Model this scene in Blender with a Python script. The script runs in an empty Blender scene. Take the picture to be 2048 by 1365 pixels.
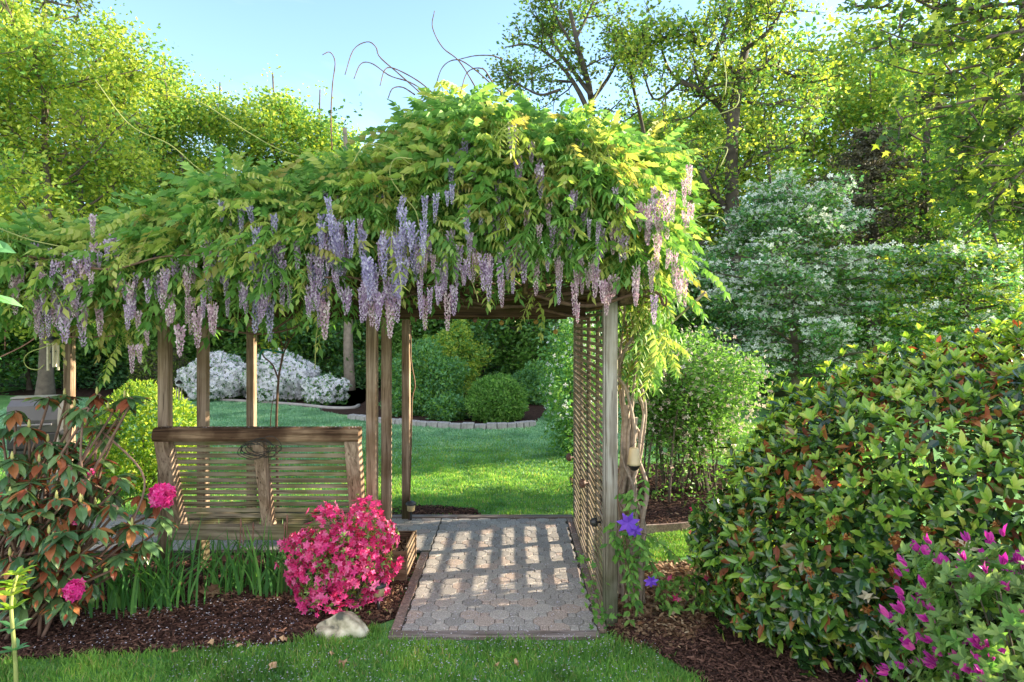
import bpy, math, random
import numpy as np

# ------------------------------------------------------------------ camera, sky, sun
SC = bpy.context.scene
COL = SC.collection
F, EYE, HOR, VX = 1310.0, 2.25, 650.0, 1024.0      # focal length in photo pixels, eye height, horizon row
cam = bpy.data.objects.new('camera', bpy.data.cameras.new('camera'))
COL.objects.link(cam)
cam.location = (0, 0, EYE)
cam.rotation_euler = (math.radians(90), 0, 0)
cam.data.sensor_width = 36
cam.data.lens = F / 2048 * 36
cam.data.shift_y = -(682.5 - HOR) / 2048
cam.data.clip_end = 500
cam.data.clip_start = 0.05
SC.camera = cam

SUN_EL = math.radians(14.2)
SUN_H = (0.968, 0.25)                               # horizontal direction towards the sun
world = bpy.data.worlds.new('World'); SC.world = world
world.use_nodes = True
wn = world.node_tree
bg = wn.nodes['Background']
sky = wn.nodes.new('ShaderNodeTexSky')
sky.sky_type = 'NISHITA'
sky.sun_disc = False
sky.sun_elevation = SUN_EL
sky.sun_rotation = math.atan2(SUN_H[0], SUN_H[1])
sky.air_density = 1.0
sky.dust_density = 0.15
sky.ozone_density = 1.8
wtc = wn.nodes.new('ShaderNodeTexCoord'); wmp = wn.nodes.new('ShaderNodeMapping'); wmp.inputs['Scale'].default_value = (1.6, 1.6, 5.5)
wno = wn.nodes.new('ShaderNodeTexNoise'); wno.inputs['Scale'].default_value = 1.7; wno.inputs['Detail'].default_value = 7; wno.inputs['Distortion'].default_value = .5
wrp = wn.nodes.new('ShaderNodeValToRGB'); wrp.color_ramp.elements[0].position = .48; wrp.color_ramp.elements[1].position = .80
wmx = wn.nodes.new('ShaderNodeMixRGB'); wmx.blend_type = 'MIX'; wmx.inputs[2].default_value = (2.6, 2.7, 2.9, 1)
wfa = wn.nodes.new('ShaderNodeMath'); wfa.operation = 'MULTIPLY'; wfa.inputs[1].default_value = .55
wn.links.new(wtc.outputs['Generated'], wmp.inputs['Vector']); wn.links.new(wmp.outputs[0], wno.inputs['Vector']); wn.links.new(wno.outputs[0], wrp.inputs[0])
wn.links.new(wrp.outputs[0], wfa.inputs[0]); wn.links.new(wfa.outputs[0], wmx.inputs[0]); wn.links.new(sky.outputs[0], wmx.inputs[1])
# added fill for the shade: unseen bright cloud in the sky behind the camera
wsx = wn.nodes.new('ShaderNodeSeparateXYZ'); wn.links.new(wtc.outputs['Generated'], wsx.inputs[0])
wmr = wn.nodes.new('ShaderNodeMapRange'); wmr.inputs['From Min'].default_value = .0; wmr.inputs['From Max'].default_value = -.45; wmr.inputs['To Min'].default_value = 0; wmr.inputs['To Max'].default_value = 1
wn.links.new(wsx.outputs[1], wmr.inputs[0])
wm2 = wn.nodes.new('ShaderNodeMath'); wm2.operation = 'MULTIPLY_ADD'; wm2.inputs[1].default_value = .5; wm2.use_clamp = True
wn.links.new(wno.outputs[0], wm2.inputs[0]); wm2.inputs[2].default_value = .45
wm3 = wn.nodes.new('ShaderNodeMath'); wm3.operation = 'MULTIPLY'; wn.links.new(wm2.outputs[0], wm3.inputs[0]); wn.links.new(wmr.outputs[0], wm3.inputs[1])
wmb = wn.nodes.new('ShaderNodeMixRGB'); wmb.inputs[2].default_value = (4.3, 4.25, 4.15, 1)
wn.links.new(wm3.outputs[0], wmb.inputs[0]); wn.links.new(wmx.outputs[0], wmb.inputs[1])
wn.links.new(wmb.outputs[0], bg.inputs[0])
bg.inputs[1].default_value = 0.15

sl = bpy.data.lights.new('sun', 'SUN')
sl.energy = 5.0
sl.angle = math.radians(0.6)
sl.color = (1.0, 0.86, 0.62)
sun = bpy.data.objects.new('sun', sl); COL.objects.link(sun)
from mathutils import Vector, Matrix
sd = Vector((SUN_H[0] * math.cos(SUN_EL), SUN_H[1] * math.cos(SUN_EL), math.sin(SUN_EL)))
sun.rotation_euler = sd.to_track_quat('Z', 'Y').to_euler()
sun.location = (20, 5, 15)

vs = SC.view_settings
vs.view_transform = 'Standard'; vs.look = 'None'; vs.gamma = 1; vs.exposure = 1.85
SC.render.engine = 'CYCLES'
cy = SC.cycles
cy.max_bounces = 6; cy.diffuse_bounces = 4; cy.glossy_bounces = 2; cy.transmission_bounces = 3
cy.transparent_max_bounces = 4; cy.use_denoising = True
cy.sample_clamp_indirect = 6

R = np.random.default_rng(7)
random.seed(7)


def P(px, py, d):
    """photo pixel at depth d -> point"""
    return np.array([(px - VX) * d / F, d, EYE - (py - HOR) * d / F])


def G(px, py):
    """photo pixel on the ground"""
    d = F * EYE / (py - HOR)
    return ((px - VX) * d / F, d)


# ------------------------------------------------------------------ tagging
def tag(o, label=None, cat=None, group=None, kind=None):
    if label: o['label'] = label
    if cat: o['category'] = cat
    if group: o['group'] = group
    if kind: o['kind'] = kind
    return o


def empty(name, loc, label=None, cat=None, group=None):
    o = bpy.data.objects.new(name, None)
    COL.objects.link(o)
    o.location = tuple(float(v) for v in loc)
    o.empty_display_size = 0.1
    return tag(o, label, cat, group)


def copy_tree(o, parent=None):
    c = o.copy(); COL.objects.link(c)
    c.parent = parent
    for ch in [x for x in bpy.data.objects if x.parent == o]:
        copy_tree(ch, c)
    return c


# ------------------------------------------------------------------ materials
MATS = {}


def nodes(name):
    m = bpy.data.materials.new(name)
    m.use_nodes = True
    nt = m.node_tree
    return m, nt, nt.nodes['Principled BSDF'], nt.nodes['Material Output']


def ramp(nt, stops):
    r = nt.nodes.new('ShaderNodeValToRGB')
    e = r.color_ramp.elements
    while len(e) < len(stops): e.new(0.5)
    for k, (p, c) in enumerate(stops):
        e[k].position = p
        e[k].color = (c[0], c[1], c[2], 1)
    return r


def leaf_mat(name, stops, rough=0.5, trans=0.4, tcol=(1.5, 1.4, 0.65), spec=0.3, patch=None):
    m, nt, b, out = nodes(name)
    g = nt.nodes.new('ShaderNodeNewGeometry')
    r = ramp(nt, stops)
    nt.links.new(g.outputs['Random Per Island'], r.inputs[0])
    if patch:                                        # uneven turf: patches of thin, dry or lush growth
        tc = nt.nodes.new('ShaderNodeTexCoord'); n = nt.nodes.new('ShaderNodeTexNoise'); n.inputs['Scale'].default_value = patch
        n.inputs['Detail'].default_value = 5; n.inputs['Distortion'].default_value = .6
        nt.links.new(tc.outputs['Object'], n.inputs['Vector'])
        pr = ramp(nt, [(.32, (.55, .62, .6)), (.5, (1, 1, 1)), (.62, (1.25, 1.15, 1.1)), (.74, (2.0, 1.45, 1.5))])
        nt.links.new(n.outputs[0], pr.inputs[0])
        pm = nt.nodes.new('ShaderNodeMixRGB'); pm.blend_type = 'MULTIPLY'; pm.inputs[0].default_value = 1
        nt.links.new(r.outputs[0], pm.inputs[1]); nt.links.new(pr.outputs[0], pm.inputs[2]); r = pm
    nt.links.new(r.outputs[0], b.inputs['Base Color'])
    b.inputs['Roughness'].default_value = rough
    b.inputs['Specular IOR Level'].default_value = spec
    t = nt.nodes.new('ShaderNodeBsdfTranslucent')
    mul = nt.nodes.new('ShaderNodeMixRGB'); mul.blend_type = 'MULTIPLY'; mul.inputs[0].default_value = 1
    nt.links.new(r.outputs[0], mul.inputs[1])
    mul.inputs[2].default_value = (tcol[0], tcol[1], tcol[2], 1)
    nt.links.new(mul.outputs[0], t.inputs[0])
    mx = nt.nodes.new('ShaderNodeMixShader'); mx.inputs[0].default_value = trans
    nt.links.new(b.outputs[0], mx.inputs[1]); nt.links.new(t.outputs[0], mx.inputs[2])
    nt.links.new(mx.outputs[0], out.inputs[0])
    MATS[name] = m
    return m


def plain(name, col, rough=0.6, metal=0.0, var=0.15, scale=8):
    m, nt, b, out = nodes(name)
    tc = nt.nodes.new('ShaderNodeTexCoord')
    n = nt.nodes.new('ShaderNodeTexNoise'); n.inputs['Scale'].default_value = scale
    n.inputs['Detail'].default_value = 6
    nt.links.new(tc.outputs['Object'], n.inputs['Vector'])
    c = np.array(col)
    r = ramp(nt, [(0.3, c * (1 - var)), (0.7, c * (1 + var))])
    nt.links.new(n.outputs[0], r.inputs[0])
    nt.links.new(r.outputs[0], b.inputs['Base Color'])
    b.inputs['Roughness'].default_value = rough
    b.inputs['Metallic'].default_value = metal
    bp = nt.nodes.new('ShaderNodeBump'); bp.inputs['Strength'].default_value = 0.25
    bp.inputs['Distance'].default_value = 0.01
    nt.links.new(n.outputs[0], bp.inputs['Height'])
    nt.links.new(bp.outputs[0], b.inputs['Normal'])
    MATS[name] = m
    return m


def wood(name, axis, dark, light, moss=None, sc=26.0):
    """weathered timber with its grain along one axis"""
    m, nt, b, out = nodes(name)
    tc = nt.nodes.new('ShaderNodeTexCoord')
    mp = nt.nodes.new('ShaderNodeMapping')
    s = [sc, sc, sc]; s['xyz'.index(axis)] = 1.1
    mp.inputs['Scale'].default_value = s
    nt.links.new(tc.outputs['Object'], mp.inputs['Vector'])
    n = nt.nodes.new('ShaderNodeTexNoise'); n.inputs['Scale'].default_value = 1.0
    n.inputs['Detail'].default_value = 8; n.inputs['Roughness'].default_value = 0.65
    n.inputs['Distortion'].default_value = 0.8
    nt.links.new(mp.outputs[0], n.inputs['Vector'])
    d, l = np.array(dark), np.array(light)
    r = ramp(nt, [(0.3, d * 0.55), (0.43, d), (0.6, l), (0.75, l * 1.2)])
    nt.links.new(n.outputs[0], r.inputs[0])
    # blotches of age
    n2 = nt.nodes.new('ShaderNodeTexNoise'); n2.inputs['Scale'].default_value = 3.5; n2.inputs['Detail'].default_value = 5
    nt.links.new(tc.outputs['Object'], n2.inputs['Vector'])
    r2 = ramp(nt, [(0.42, (0, 0, 0)), (0.62, (1, 1, 1))])
    nt.links.new(n2.outputs[0], r2.inputs[0])
    mx = nt.nodes.new('ShaderNodeMixRGB'); mx.blend_type = 'MIX'
    sub = nt.nodes.new('ShaderNodeMixRGB'); sub.blend_type = 'MULTIPLY'; sub.inputs[0].default_value = 1
    nt.links.new(r.outputs[0], sub.inputs[1])
    mc = moss if moss is not None else (0.75, 0.7, 0.62)
    sub.inputs[2].default_value = (mc[0], mc[1], mc[2], 1)
    nt.links.new(r2.outputs[0], mx.inputs[0])
    nt.links.new(r.outputs[0], mx.inputs[1]); nt.links.new(sub.outputs[0], mx.inputs[2])
    last = mx.outputs[0]
    if axis == 'z':                                  # damp green-black staining round the foot, long checks in the grain
        sp_ = nt.nodes.new('ShaderNodeSeparateXYZ'); nt.links.new(tc.outputs['Object'], sp_.inputs[0])
        ad = nt.nodes.new('ShaderNodeMath'); ad.operation = 'MULTIPLY_ADD'; ad.inputs[1].default_value = -.5
        nt.links.new(n2.outputs[0], ad.inputs[0]); nt.links.new(sp_.outputs[2], ad.inputs[2])
        r3 = ramp(nt, [(0, (.35, .40, .30)), (.22, (1, 1, 1))]); nt.links.new(ad.outputs[0], r3.inputs[0])
        m3 = nt.nodes.new('ShaderNodeMixRGB'); m3.blend_type = 'MULTIPLY'; m3.inputs[0].default_value = 1
        nt.links.new(last, m3.inputs[1]); nt.links.new(r3.outputs[0], m3.inputs[2]); last = m3.outputs[0]
    mp4 = nt.nodes.new('ShaderNodeMapping'); s4 = [70, 70, 70]; s4['xyz'.index(axis)] = 2.2; mp4.inputs['Scale'].default_value = s4
    n4 = nt.nodes.new('ShaderNodeTexNoise'); n4.inputs['Scale'].default_value = 1; n4.inputs['Detail'].default_value = 2
    nt.links.new(tc.outputs['Object'], mp4.inputs['Vector']); nt.links.new(mp4.outputs[0], n4.inputs['Vector'])
    r4 = ramp(nt, [(.30, (.25, .22, .2)), (.36, (1, 1, 1))]); nt.links.new(n4.outputs[0], r4.inputs[0])
    m4 = nt.nodes.new('ShaderNodeMixRGB'); m4.blend_type = 'MULTIPLY'; m4.inputs[0].default_value = 1
    nt.links.new(last, m4.inputs[1]); nt.links.new(r4.outputs[0], m4.inputs[2])
    nt.links.new(m4.outputs[0], b.inputs['Base Color'])
    b.inputs['Roughness'].default_value = 0.85
    b.inputs['Specular IOR Level'].default_value = 0.2
    bp = nt.nodes.new('ShaderNodeBump'); bp.inputs['Strength'].default_value = 0.7; bp.inputs['Distance'].default_value = 0.006
    nt.links.new(n.outputs[0], bp.inputs['Height']); nt.links.new(bp.outputs[0], b.inputs['Normal'])
    MATS[name] = m
    return m


def ground_mat(name, stops, scale=3.0, fine=120, rough=0.95, bump=0.02):
    m, nt, b, out = nodes(name)
    tc = nt.nodes.new('ShaderNodeTexCoord')
    a = nt.nodes.new('ShaderNodeTexNoise'); a.inputs['Scale'].default_value = scale; a.inputs['Detail'].default_value = 6
    f = nt.nodes.new('ShaderNodeTexNoise'); f.inputs['Scale'].default_value = fine; f.inputs['Detail'].default_value = 3
    nt.links.new(tc.outputs['Object'], a.inputs['Vector']); nt.links.new(tc.outputs['Object'], f.inputs['Vector'])
    mx = nt.nodes.new('ShaderNodeMath'); mx.operation = 'MULTIPLY_ADD'
    mx.inputs[1].default_value = 0.5
    nt.links.new(a.outputs[0], mx.inputs[0])
    h = nt.nodes.new('ShaderNodeMath'); h.operation = 'MULTIPLY'; h.inputs[1].default_value = 0.5
    nt.links.new(f.outputs[0], h.inputs[0]); nt.links.new(h.outputs[0], mx.inputs[2])
    r = ramp(nt, stops)
    nt.links.new(mx.outputs[0], r.inputs[0]); nt.links.new(r.outputs[0], b.inputs['Base Color'])
    b.inputs['Roughness'].default_value = rough
    b.inputs['Specular IOR Level'].default_value = 0.15
    bp = nt.nodes.new('ShaderNodeBump'); bp.inputs['Strength'].default_value = 0.8; bp.inputs['Distance'].default_value = bump
    nt.links.new(f.outputs[0], bp.inputs['Height']); nt.links.new(bp.outputs[0], b.inputs['Normal'])
    MATS[name] = m
    return m


def island_mat(name, stops, rough=0.8, fine=60, amt=0.25, spec=0.2):
    """each separate piece (paver, chip, petal) takes its own tone, with fine grain over it"""
    m, nt, b, out = nodes(name)
    g = nt.nodes.new('ShaderNodeNewGeometry')
    r = ramp(nt, stops); nt.links.new(g.outputs['Random Per Island'], r.inputs[0])
    tc = nt.nodes.new('ShaderNodeTexCoord')
    f = nt.nodes.new('ShaderNodeTexNoise'); f.inputs['Scale'].default_value = fine; f.inputs['Detail'].default_value = 5
    nt.links.new(tc.outputs['Object'], f.inputs['Vector'])
    r2 = ramp(nt, [(0.35, (1 - amt,) * 3), (0.65, (1 + amt,) * 3)])
    nt.links.new(f.outputs[0], r2.inputs[0])
    mu = nt.nodes.new('ShaderNodeMixRGB'); mu.blend_type = 'MULTIPLY'; mu.inputs[0].default_value = 1
    nt.links.new(r.outputs[0], mu.inputs[1]); nt.links.new(r2.outputs[0], mu.inputs[2])
    nt.links.new(mu.outputs[0], b.inputs['Base Color'])
    b.inputs['Roughness'].default_value = rough
    b.inputs['Specular IOR Level'].default_value = spec
    bp = nt.nodes.new('ShaderNodeBump'); bp.inputs['Strength'].default_value = 0.4; bp.inputs['Distance'].default_value = 0.004
    nt.links.new(f.outputs[0], bp.inputs['Height']); nt.links.new(bp.outputs[0], b.inputs['Normal'])
    MATS[name] = m
    return m


# foliage tones
L_YEL = leaf_mat('leaf_spring_yellow', [(0, (.20, .32, .04)), (.5, (.36, .48, .07)), (1, (.54, .60, .12))], .5, .5, (1.4, 1.3, .7))
L_MID = leaf_mat('leaf_spring_green', [(0, (.09, .21, .05)), (.5, (.16, .34, .075)), (1, (.28, .46, .12))], .5, .45, (1.35, 1.35, .8))
L_DEEP = leaf_mat('leaf_deep_green', [(0, (.06, .16, .035)), (.5, (.11, .27, .05)), (1, (.22, .42, .09))], .5, .4)
L_OLIVE = leaf_mat('leaf_olive', [(0, (0.070, 0.126, 0.028)), (.6, (0.126, 0.210, 0.042)), (1, (0.252, 0.308, 0.056))], .5, .4)
L_BLUE = leaf_mat('leaf_blue_green', [(0, (.07, .19, .085)), (.5, (.13, .31, .14)), (1, (.24, .47, .20))], .5, .35, (1.2, 1.4, .8))
L_CONI = leaf_mat('needle_dark', [(0, (.06, .06, .05)), (.6, (.11, .11, .08)), (1, (.18, .16, .11))], .6, .15)
L_PURP = leaf_mat('leaf_purple_dark', [(0, (0.039, 0.039, 0.026)), (.6, (0.078, 0.065, 0.046)), (1, (0.130, 0.130, 0.078))], .6, .2)
L_WIS = leaf_mat('leaf_wisteria', [(0, (.08, .205, .05)), (.5, (.15, .32, .075)), (1, (.28, .45, .13))], .5, .42, (1.35, 1.35, .75))
L_WISY = leaf_mat('leaf_wisteria_young', [(0, (.25, .38, .08)), (.5, (.40, .50, .12)), (1, (.54, .56, .19))], .5, .42, (1.35, 1.3, .75))
L_WISB = leaf_mat('leaf_wisteria_bronze', [(0, (.26, .28, .08)), (1, (.40, .36, .14))], .5, .45)
L_CAM = leaf_mat('leaf_camellia', [(0, (.012, .035, .012)), (.4, (.028, .08, .02)), (.75, (.07, .17, .03)), (.93, (.15, .30, .05)), (1, (.24, .15, .07))], .2, .2, spec=.8)
L_CAMY = leaf_mat('leaf_camellia_new', [(0, (.18, .36, .05)), (.6, (.32, .52, .07)), (1, (.58, .62, .14))], .3, .4, spec=.6)
L_RUST = leaf_mat('leaf_rust', [(0, (.17, .05, .03)), (.5, (.36, .11, .055)), (1, (.50, .22, .08))], .4, .35, (1.3, .9, .6))
L_RHO = leaf_mat('leaf_rhododendron', [(0, (0.054, 0.126, 0.054)), (.6, (0.108, 0.216, 0.090)), (1, (0.198, 0.306, 0.108))], .32, .2, spec=.6)
L_AZ = leaf_mat('leaf_azalea', [(0, (0.105, 0.180, 0.060)), (.5, (0.180, 0.300, 0.090)), (1, (0.300, 0.420, 0.135))], .5, .3)
L_GOLD = leaf_mat('leaf_gold', [(0, (.15, .30, .03)), (.5, (.28, .44, .045)), (1, (.48, .56, .08))], .4, .4)
L_IRIS = leaf_mat('leaf_iris', [(0, (0.064, 0.192, 0.064)), (.5, (0.112, 0.304, 0.080)), (1, (0.208, 0.448, 0.112))], .45, .4)
L_GRASS = leaf_mat('grass_blade', [(0, (.11, .26, .06)), (.5, (.19, .42, .09)), (.9, (.32, .54, .13)), (.95, (.45, .40, .20)), (1, (.55, .46, .26))], .5, .45, patch=2.2)
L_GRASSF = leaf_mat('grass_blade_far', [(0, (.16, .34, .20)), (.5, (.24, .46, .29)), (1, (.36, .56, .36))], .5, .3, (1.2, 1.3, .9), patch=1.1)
F_WHITE = leaf_mat('petal_white', [(0, (.80, .79, .88)), (1, (.93, .92, .95))], .5, .3, (1, 1, 1))
F_DOG = leaf_mat('bract_white', [(0, (.60, .68, .58)), (1, (.84, .88, .80))], .5, .3, (1, 1, .9))
F_PINK = leaf_mat("petal_hot_pink", [(0, (.62, .03, .15)), (.5, (.82, .07, .33)), (1, (.93, .26, .52))], .45, .35, (1.1, .9, .9))
F_ROSE = leaf_mat('petal_rose', [(0, (.75, .03, .28)), (.6, (.88, .07, .42)), (1, (.92, .22, .55))], .45, .35, (1.1, .9, .9))
F_MAG = leaf_mat('petal_magenta', [(0, (.42, .02, .30)), (.6, (.62, .05, .42)), (1, (.78, .14, .45))], .45, .35, (1.1, .9, 1))
F_VIO = leaf_mat('petal_violet', [(0, (.14, .05, .55)), (1, (.26, .10, .75))], .45, .3, (1, .9, 1.1))
F_WIS1 = leaf_mat("petal_lilac", [(0, (.36, .24, .42)), (.5, (.54, .41, .60)), (1, (.82, .75, .86))], .5, .35, (1.05, .95, 1))
F_WIS2 = leaf_mat("petal_lilac_blue", [(0, (.28, .24, .44)), (.5, (.45, .40, .62)), (1, (.76, .72, .86))], .5, .35, (1, .95, 1.05))
F_WIS3 = leaf_mat("petal_lilac_pink", [(0, (.44, .27, .38)), (.5, (.62, .45, .54)), (1, (.86, .76, .80))], .5, .35, (1.05, .95, .95))
F_SMALL = leaf_mat('petal_cream_pink', [(0, (.62, .45, .40)), (1, (.85, .76, .70))], .5, .3, (1, .95, .9))

WZ = wood('timber_upright_grey', 'z', (.25, .22, .195), (.44, .41, .38))
WZB = wood('timber_upright_brown', 'z', (.235, .165, .12), (.43, .325, .25))
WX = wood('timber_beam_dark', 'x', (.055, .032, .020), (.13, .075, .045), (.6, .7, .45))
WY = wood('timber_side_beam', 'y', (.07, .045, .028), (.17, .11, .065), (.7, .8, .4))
WL = wood('timber_slat_tan', 'y', (.20, .15, .11), (.35, .28, .215), (.75, .78, .6))
WB = wood('timber_bench_slat', 'x', (.19, .155, .115), (.35, .29, .22), (.65, .75, .45))
WBT = wood('timber_bench_rail', 'x', (.15, .09, .055), (.32, .215, .14), (.35, .3, .28))
WP = wood('timber_planter', 'x', (.16, .10, .07), (.30, .21, .15))
WPY = wood('timber_planter_side', 'y', (.20, .14, .10), (.36, .27, .19))
WE = wood('timber_edging', 'x', (.20, .165, .16), (.34, .28, .27))
BARK = plain('bark_grey_brown', (.12, .095, .075), .9, 0, .35, 6)
BARKD = plain('bark_dark', (.065, .055, .045), .9, 0, .35, 5)
BARKL = plain('bark_pale', (.26, .22, .18), .9, 0, .3, 6)
TWIG = plain('twig_brown', (.13, .075, .045), .8, 0, .3, 20)
TWIGR = plain('twig_reddish', (.26, .13, .10), .7, 0, .3, 20)
TENDR = plain('tendril_green', (.30, .33, .10), .6, 0, .2, 20)
VINE = plain('vine_bark', (.33, .26, .21), .85, 0, .35, 25)
VINED = plain('vine_bark_brown', (.13, .075, .05), .85, 0, .35, 25)


# ------------------------------------------------------------------ geometry store
class MB:
    """collects polygons; build() links them as one mesh object"""
    def __init__(s):
        s.V = []; s.L = []; s.C = []; s.M = []; s.n = 0

    def add(s, V, faces, mat=0):
        V = np.asarray(V, float)
        s.V.append(V)
        s.L.append(np.concatenate([np.asarray(f) for f in faces]) + s.n)
        s.C.append(np.array([len(f) for f in faces]))
        s.M.append(np.full(len(faces), mat))
        s.n += len(V)
        return s

    def inst(s, T, faces, pos, rot, sc, mat=0):
        """many copies of a small template: T (k,3), rot (n,3,3), sc (n,) or (n,3)"""
        pos = np.asarray(pos, float); n = len(pos)
        if n == 0: return s
        sc = np.asarray(sc, float)
        if sc.ndim == 0: sc = np.full(n, float(sc))
        if sc.ndim == 1: sc = np.repeat(sc[:, None], 3, 1)
        k = len(T)
        TV = T[None] * sc[:, None, :]
        V = np.einsum('nij,nkj->nki', rot, TV) + pos[:, None, :]
        loops = np.concatenate([np.asarray(f) for f in faces])
        cnt = np.array([len(f) for f in faces])
        L = (loops[None] + (np.arange(n) * k)[:, None]).ravel() + s.n
        s.V.append(V.reshape(-1, 3)); s.L.append(L); s.C.append(np.tile(cnt, n))
        s.M.append(np.full(n * len(faces), mat)); s.n += n * k
        return s

    def tube(s, pts, rad, sides=6, mat=0, cap=True):
        pts = np.asarray(pts, float); n = len(pts)
        rad = np.broadcast_to(np.asarray(rad, float), (n,)) if np.ndim(rad) == 0 else np.asarray(rad, float)
        t = np.gradient(pts, axis=0)
        t /= np.linalg.norm(t, axis=1)[:, None] + 1e-9
        ref = np.array([0, 0, 1.0]) if abs(t[:, 2]).mean() < 0.8 else np.array([1.0, 0, 0])
        u = np.cross(t, ref); u /= np.linalg.norm(u, axis=1)[:, None] + 1e-9
        v = np.cross(t, u)
        a = np.arange(sides) * 2 * math.pi / sides
        V = pts[:, None] + rad[:, None, None] * (np.cos(a)[None, :, None] * u[:, None] + np.sin(a)[None, :, None] * v[:, None])
        i = np.arange(n - 1)[:, None] * sides; j = np.arange(sides)[None]; j2 = (j + 1) % sides
        q = np.stack([i + j, i + j2, i + sides + j2, i + sides + j], -1).reshape(-1, 4)
        s.V.append(V.reshape(-1, 3)); s.L.append(q.ravel() + s.n); s.C.append(np.full(len(q), 4)); s.M.append(np.full(len(q), mat))
        if cap:
            s.L.append(np.concatenate([np.arange(sides)[::-1], np.arange(sides) + (n - 1) * sides]) + s.n)
            s.C.append(np.array([sides, sides])); s.M.append(np.array([mat, mat]))
        s.n += n * sides
        return s

    def box(s, lo, hi, mat=0, bev=0.004, shear=None):
        """bevelled box between two corners; shear(V) may bend it"""
        lo = np.minimum(lo, hi) * 1.0; hi = np.maximum(lo, hi) * 1.0
        b = min(bev, *(np.array(hi) - np.array(lo)) * 0.3)
        V = []; idx = {}
        for a in range(3):
            for sx in (0, 1):
                for sy in (0, 1):
                    for sz in (0, 1):
                        c = [sx, sy, sz]
                        p = [(hi[k] if c[k] else lo[k]) - (0 if k == a else (b if c[k] else -b)) for k in range(3)]
                        idx[(a, sx, sy, sz)] = len(V); V.append(p)
        fs = []
        for a in range(3):
            o = [k for k in range(3) if k != a]
            for c in (0, 1):
                q = []
                for (u, w) in ((0, 0), (1, 0), (1, 1), (0, 1)):
                    k = [0, 0, 0]; k[a] = c; k[o[0]] = u; k[o[1]] = w
                    q.append(idx[(a, *k)])
                fs.append(q)
        for a in range(3):
            b_, c_ = [k for k in range(3) if k != a]
            for u in (0, 1):
                for w in (0, 1):
                    k0 = [0, 0, 0]; k0[b_] = u; k0[c_] = w
                    k1 = list(k0); k1[a] = 1
                    fs.append([idx[(b_, *k0)], idx[(b_, *k1)], idx[(c_, *k1)], idx[(c_, *k0)]])
        for sx in (0, 1):
            for sy in (0, 1):
                for sz in (0, 1):
                    fs.append([idx[(0, sx, sy, sz)], idx[(1, sx, sy, sz)], idx[(2, sx, sy, sz)]])
        V = np.array(V, float)
        # make windings face outwards
        cen = (np.array(lo) + np.array(hi)) / 2
        out = []
        for f in fs:
            p = V[f]; nn = np.cross(p[1] - p[0], p[2] - p[0])
            out.append(f if np.dot(nn, p.mean(0) - cen) > 0 else f[::-1])
        if shear: V = shear(V)
        return s.add(V, out, mat)

    def lathe(s, prof, center, sides=20, mat=0):
        """profile [(r,z)...] turned round the vertical through center"""
        a = np.arange(sides) * 2 * math.pi / sides
        c = np.asarray(center, float)
        V = np.array([[c[0] + r * math.cos(t), c[1] + r * math.sin(t), c[2] + z] for r, z in prof for t in a])
        fs = [[i * sides + j, i * sides + (j + 1) % sides, (i + 1) * sides + (j + 1) % sides, (i + 1) * sides + j]
              for i in range(len(prof) - 1) for j in range(sides)]
        fs.append(list(range(sides))[::-1]); fs.append([(len(prof) - 1) * sides + j for j in range(sides)])
        return s.add(V, fs, mat)

    def build(s, name, mats, parent=None, smooth=False, loc=None):
        me = bpy.data.meshes.new(name)
        V = np.concatenate(s.V); L = np.concatenate(s.L).astype(np.int32); C = np.concatenate(s.C).astype(np.int32)
        M = np.concatenate(s.M).astype(np.int32)
        if loc is not None: V = V - np.asarray(loc)
        me.vertices.add(len(V)); me.vertices.foreach_set('co', V.astype(np.float32).ravel())
        me.loops.add(len(L)); me.loops.foreach_set('vertex_index', L)
        me.polygons.add(len(C))
        me.polygons.foreach_set('loop_start', np.concatenate([[0], np.cumsum(C)[:-1]]).astype(np.int32))
        me.polygons.foreach_set('material_index', M)
        me.polygons.foreach_set('use_smooth', np.full(len(C), bool(smooth)))
        me.update(calc_edges=True)
        for m in (mats if isinstance(mats, (list, tuple)) else [mats]): me.materials.append(m)
        o = bpy.data.objects.new(name, me); COL.objects.link(o)
        if loc is not None: o.location = tuple(float(v) for v in loc)
        if parent is not None: o.parent = parent
        return o


def rel(o, root):
    """keep world placement of a mesh whose coordinates are absolute when its root stands elsewhere"""
    o.parent = root
    l = o.location
    o.location = (l[0] - root.location[0], l[1] - root.location[1], l[2] - root.location[2])
    return o


def norm(v): return v / (np.linalg.norm(v, axis=-1, keepdims=True) + 1e-9)


def frames(y, z):
    """rotation matrices whose Y axis is y and Z axis is near z"""
    y = norm(y); x = norm(np.cross(y, z)); zz = np.cross(x, y)
    return np.stack([x, y, zz], -1)


def rdir(n): return norm(R.normal(size=(n, 3)))


# leaf templates: along +Y from 0 to 1, face up +Z
T_DIA = (np.array([[0, 0, 0], [.32, .45, .06], [0, 1, -.08], [-.32, .45, .06]]), [(0, 1, 2, 3)])
T_FOLD = (np.array([[0, 0, 0], [.25, .4, .07], [0, 1, -.1], [-.25, .4, .07]]), [(0, 1, 2), (0, 2, 3)])
T_LEAF = (np.array([[0, 0, 0], [.0, .35, -.02], [0, .7, -.05], [0, 1, -.14], [.2, .3, .03], [.17, .68, .0], [-.2, .3, .03], [-.17, .68, .0]]),
          [(0, 4, 1), (1, 4, 5, 2), (2, 5, 3), (0, 1, 6), (1, 2, 7, 6), (2, 3, 7)])
T_MAPLE = (np.array([[0, 0, 0], [.38, .08, -.03], [.2, .3, .02], [.5, .5, -.05], [.2, .52, .02], [0, 1, -.1], [-.2, .52, .02], [-.5, .5, -.05], [-.2, .3, .02], [-.38, .08, -.03]]),
           [(0, 1, 2, 8, 9), (2, 3, 4, 6, 7, 8), (4, 5, 6)])


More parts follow.
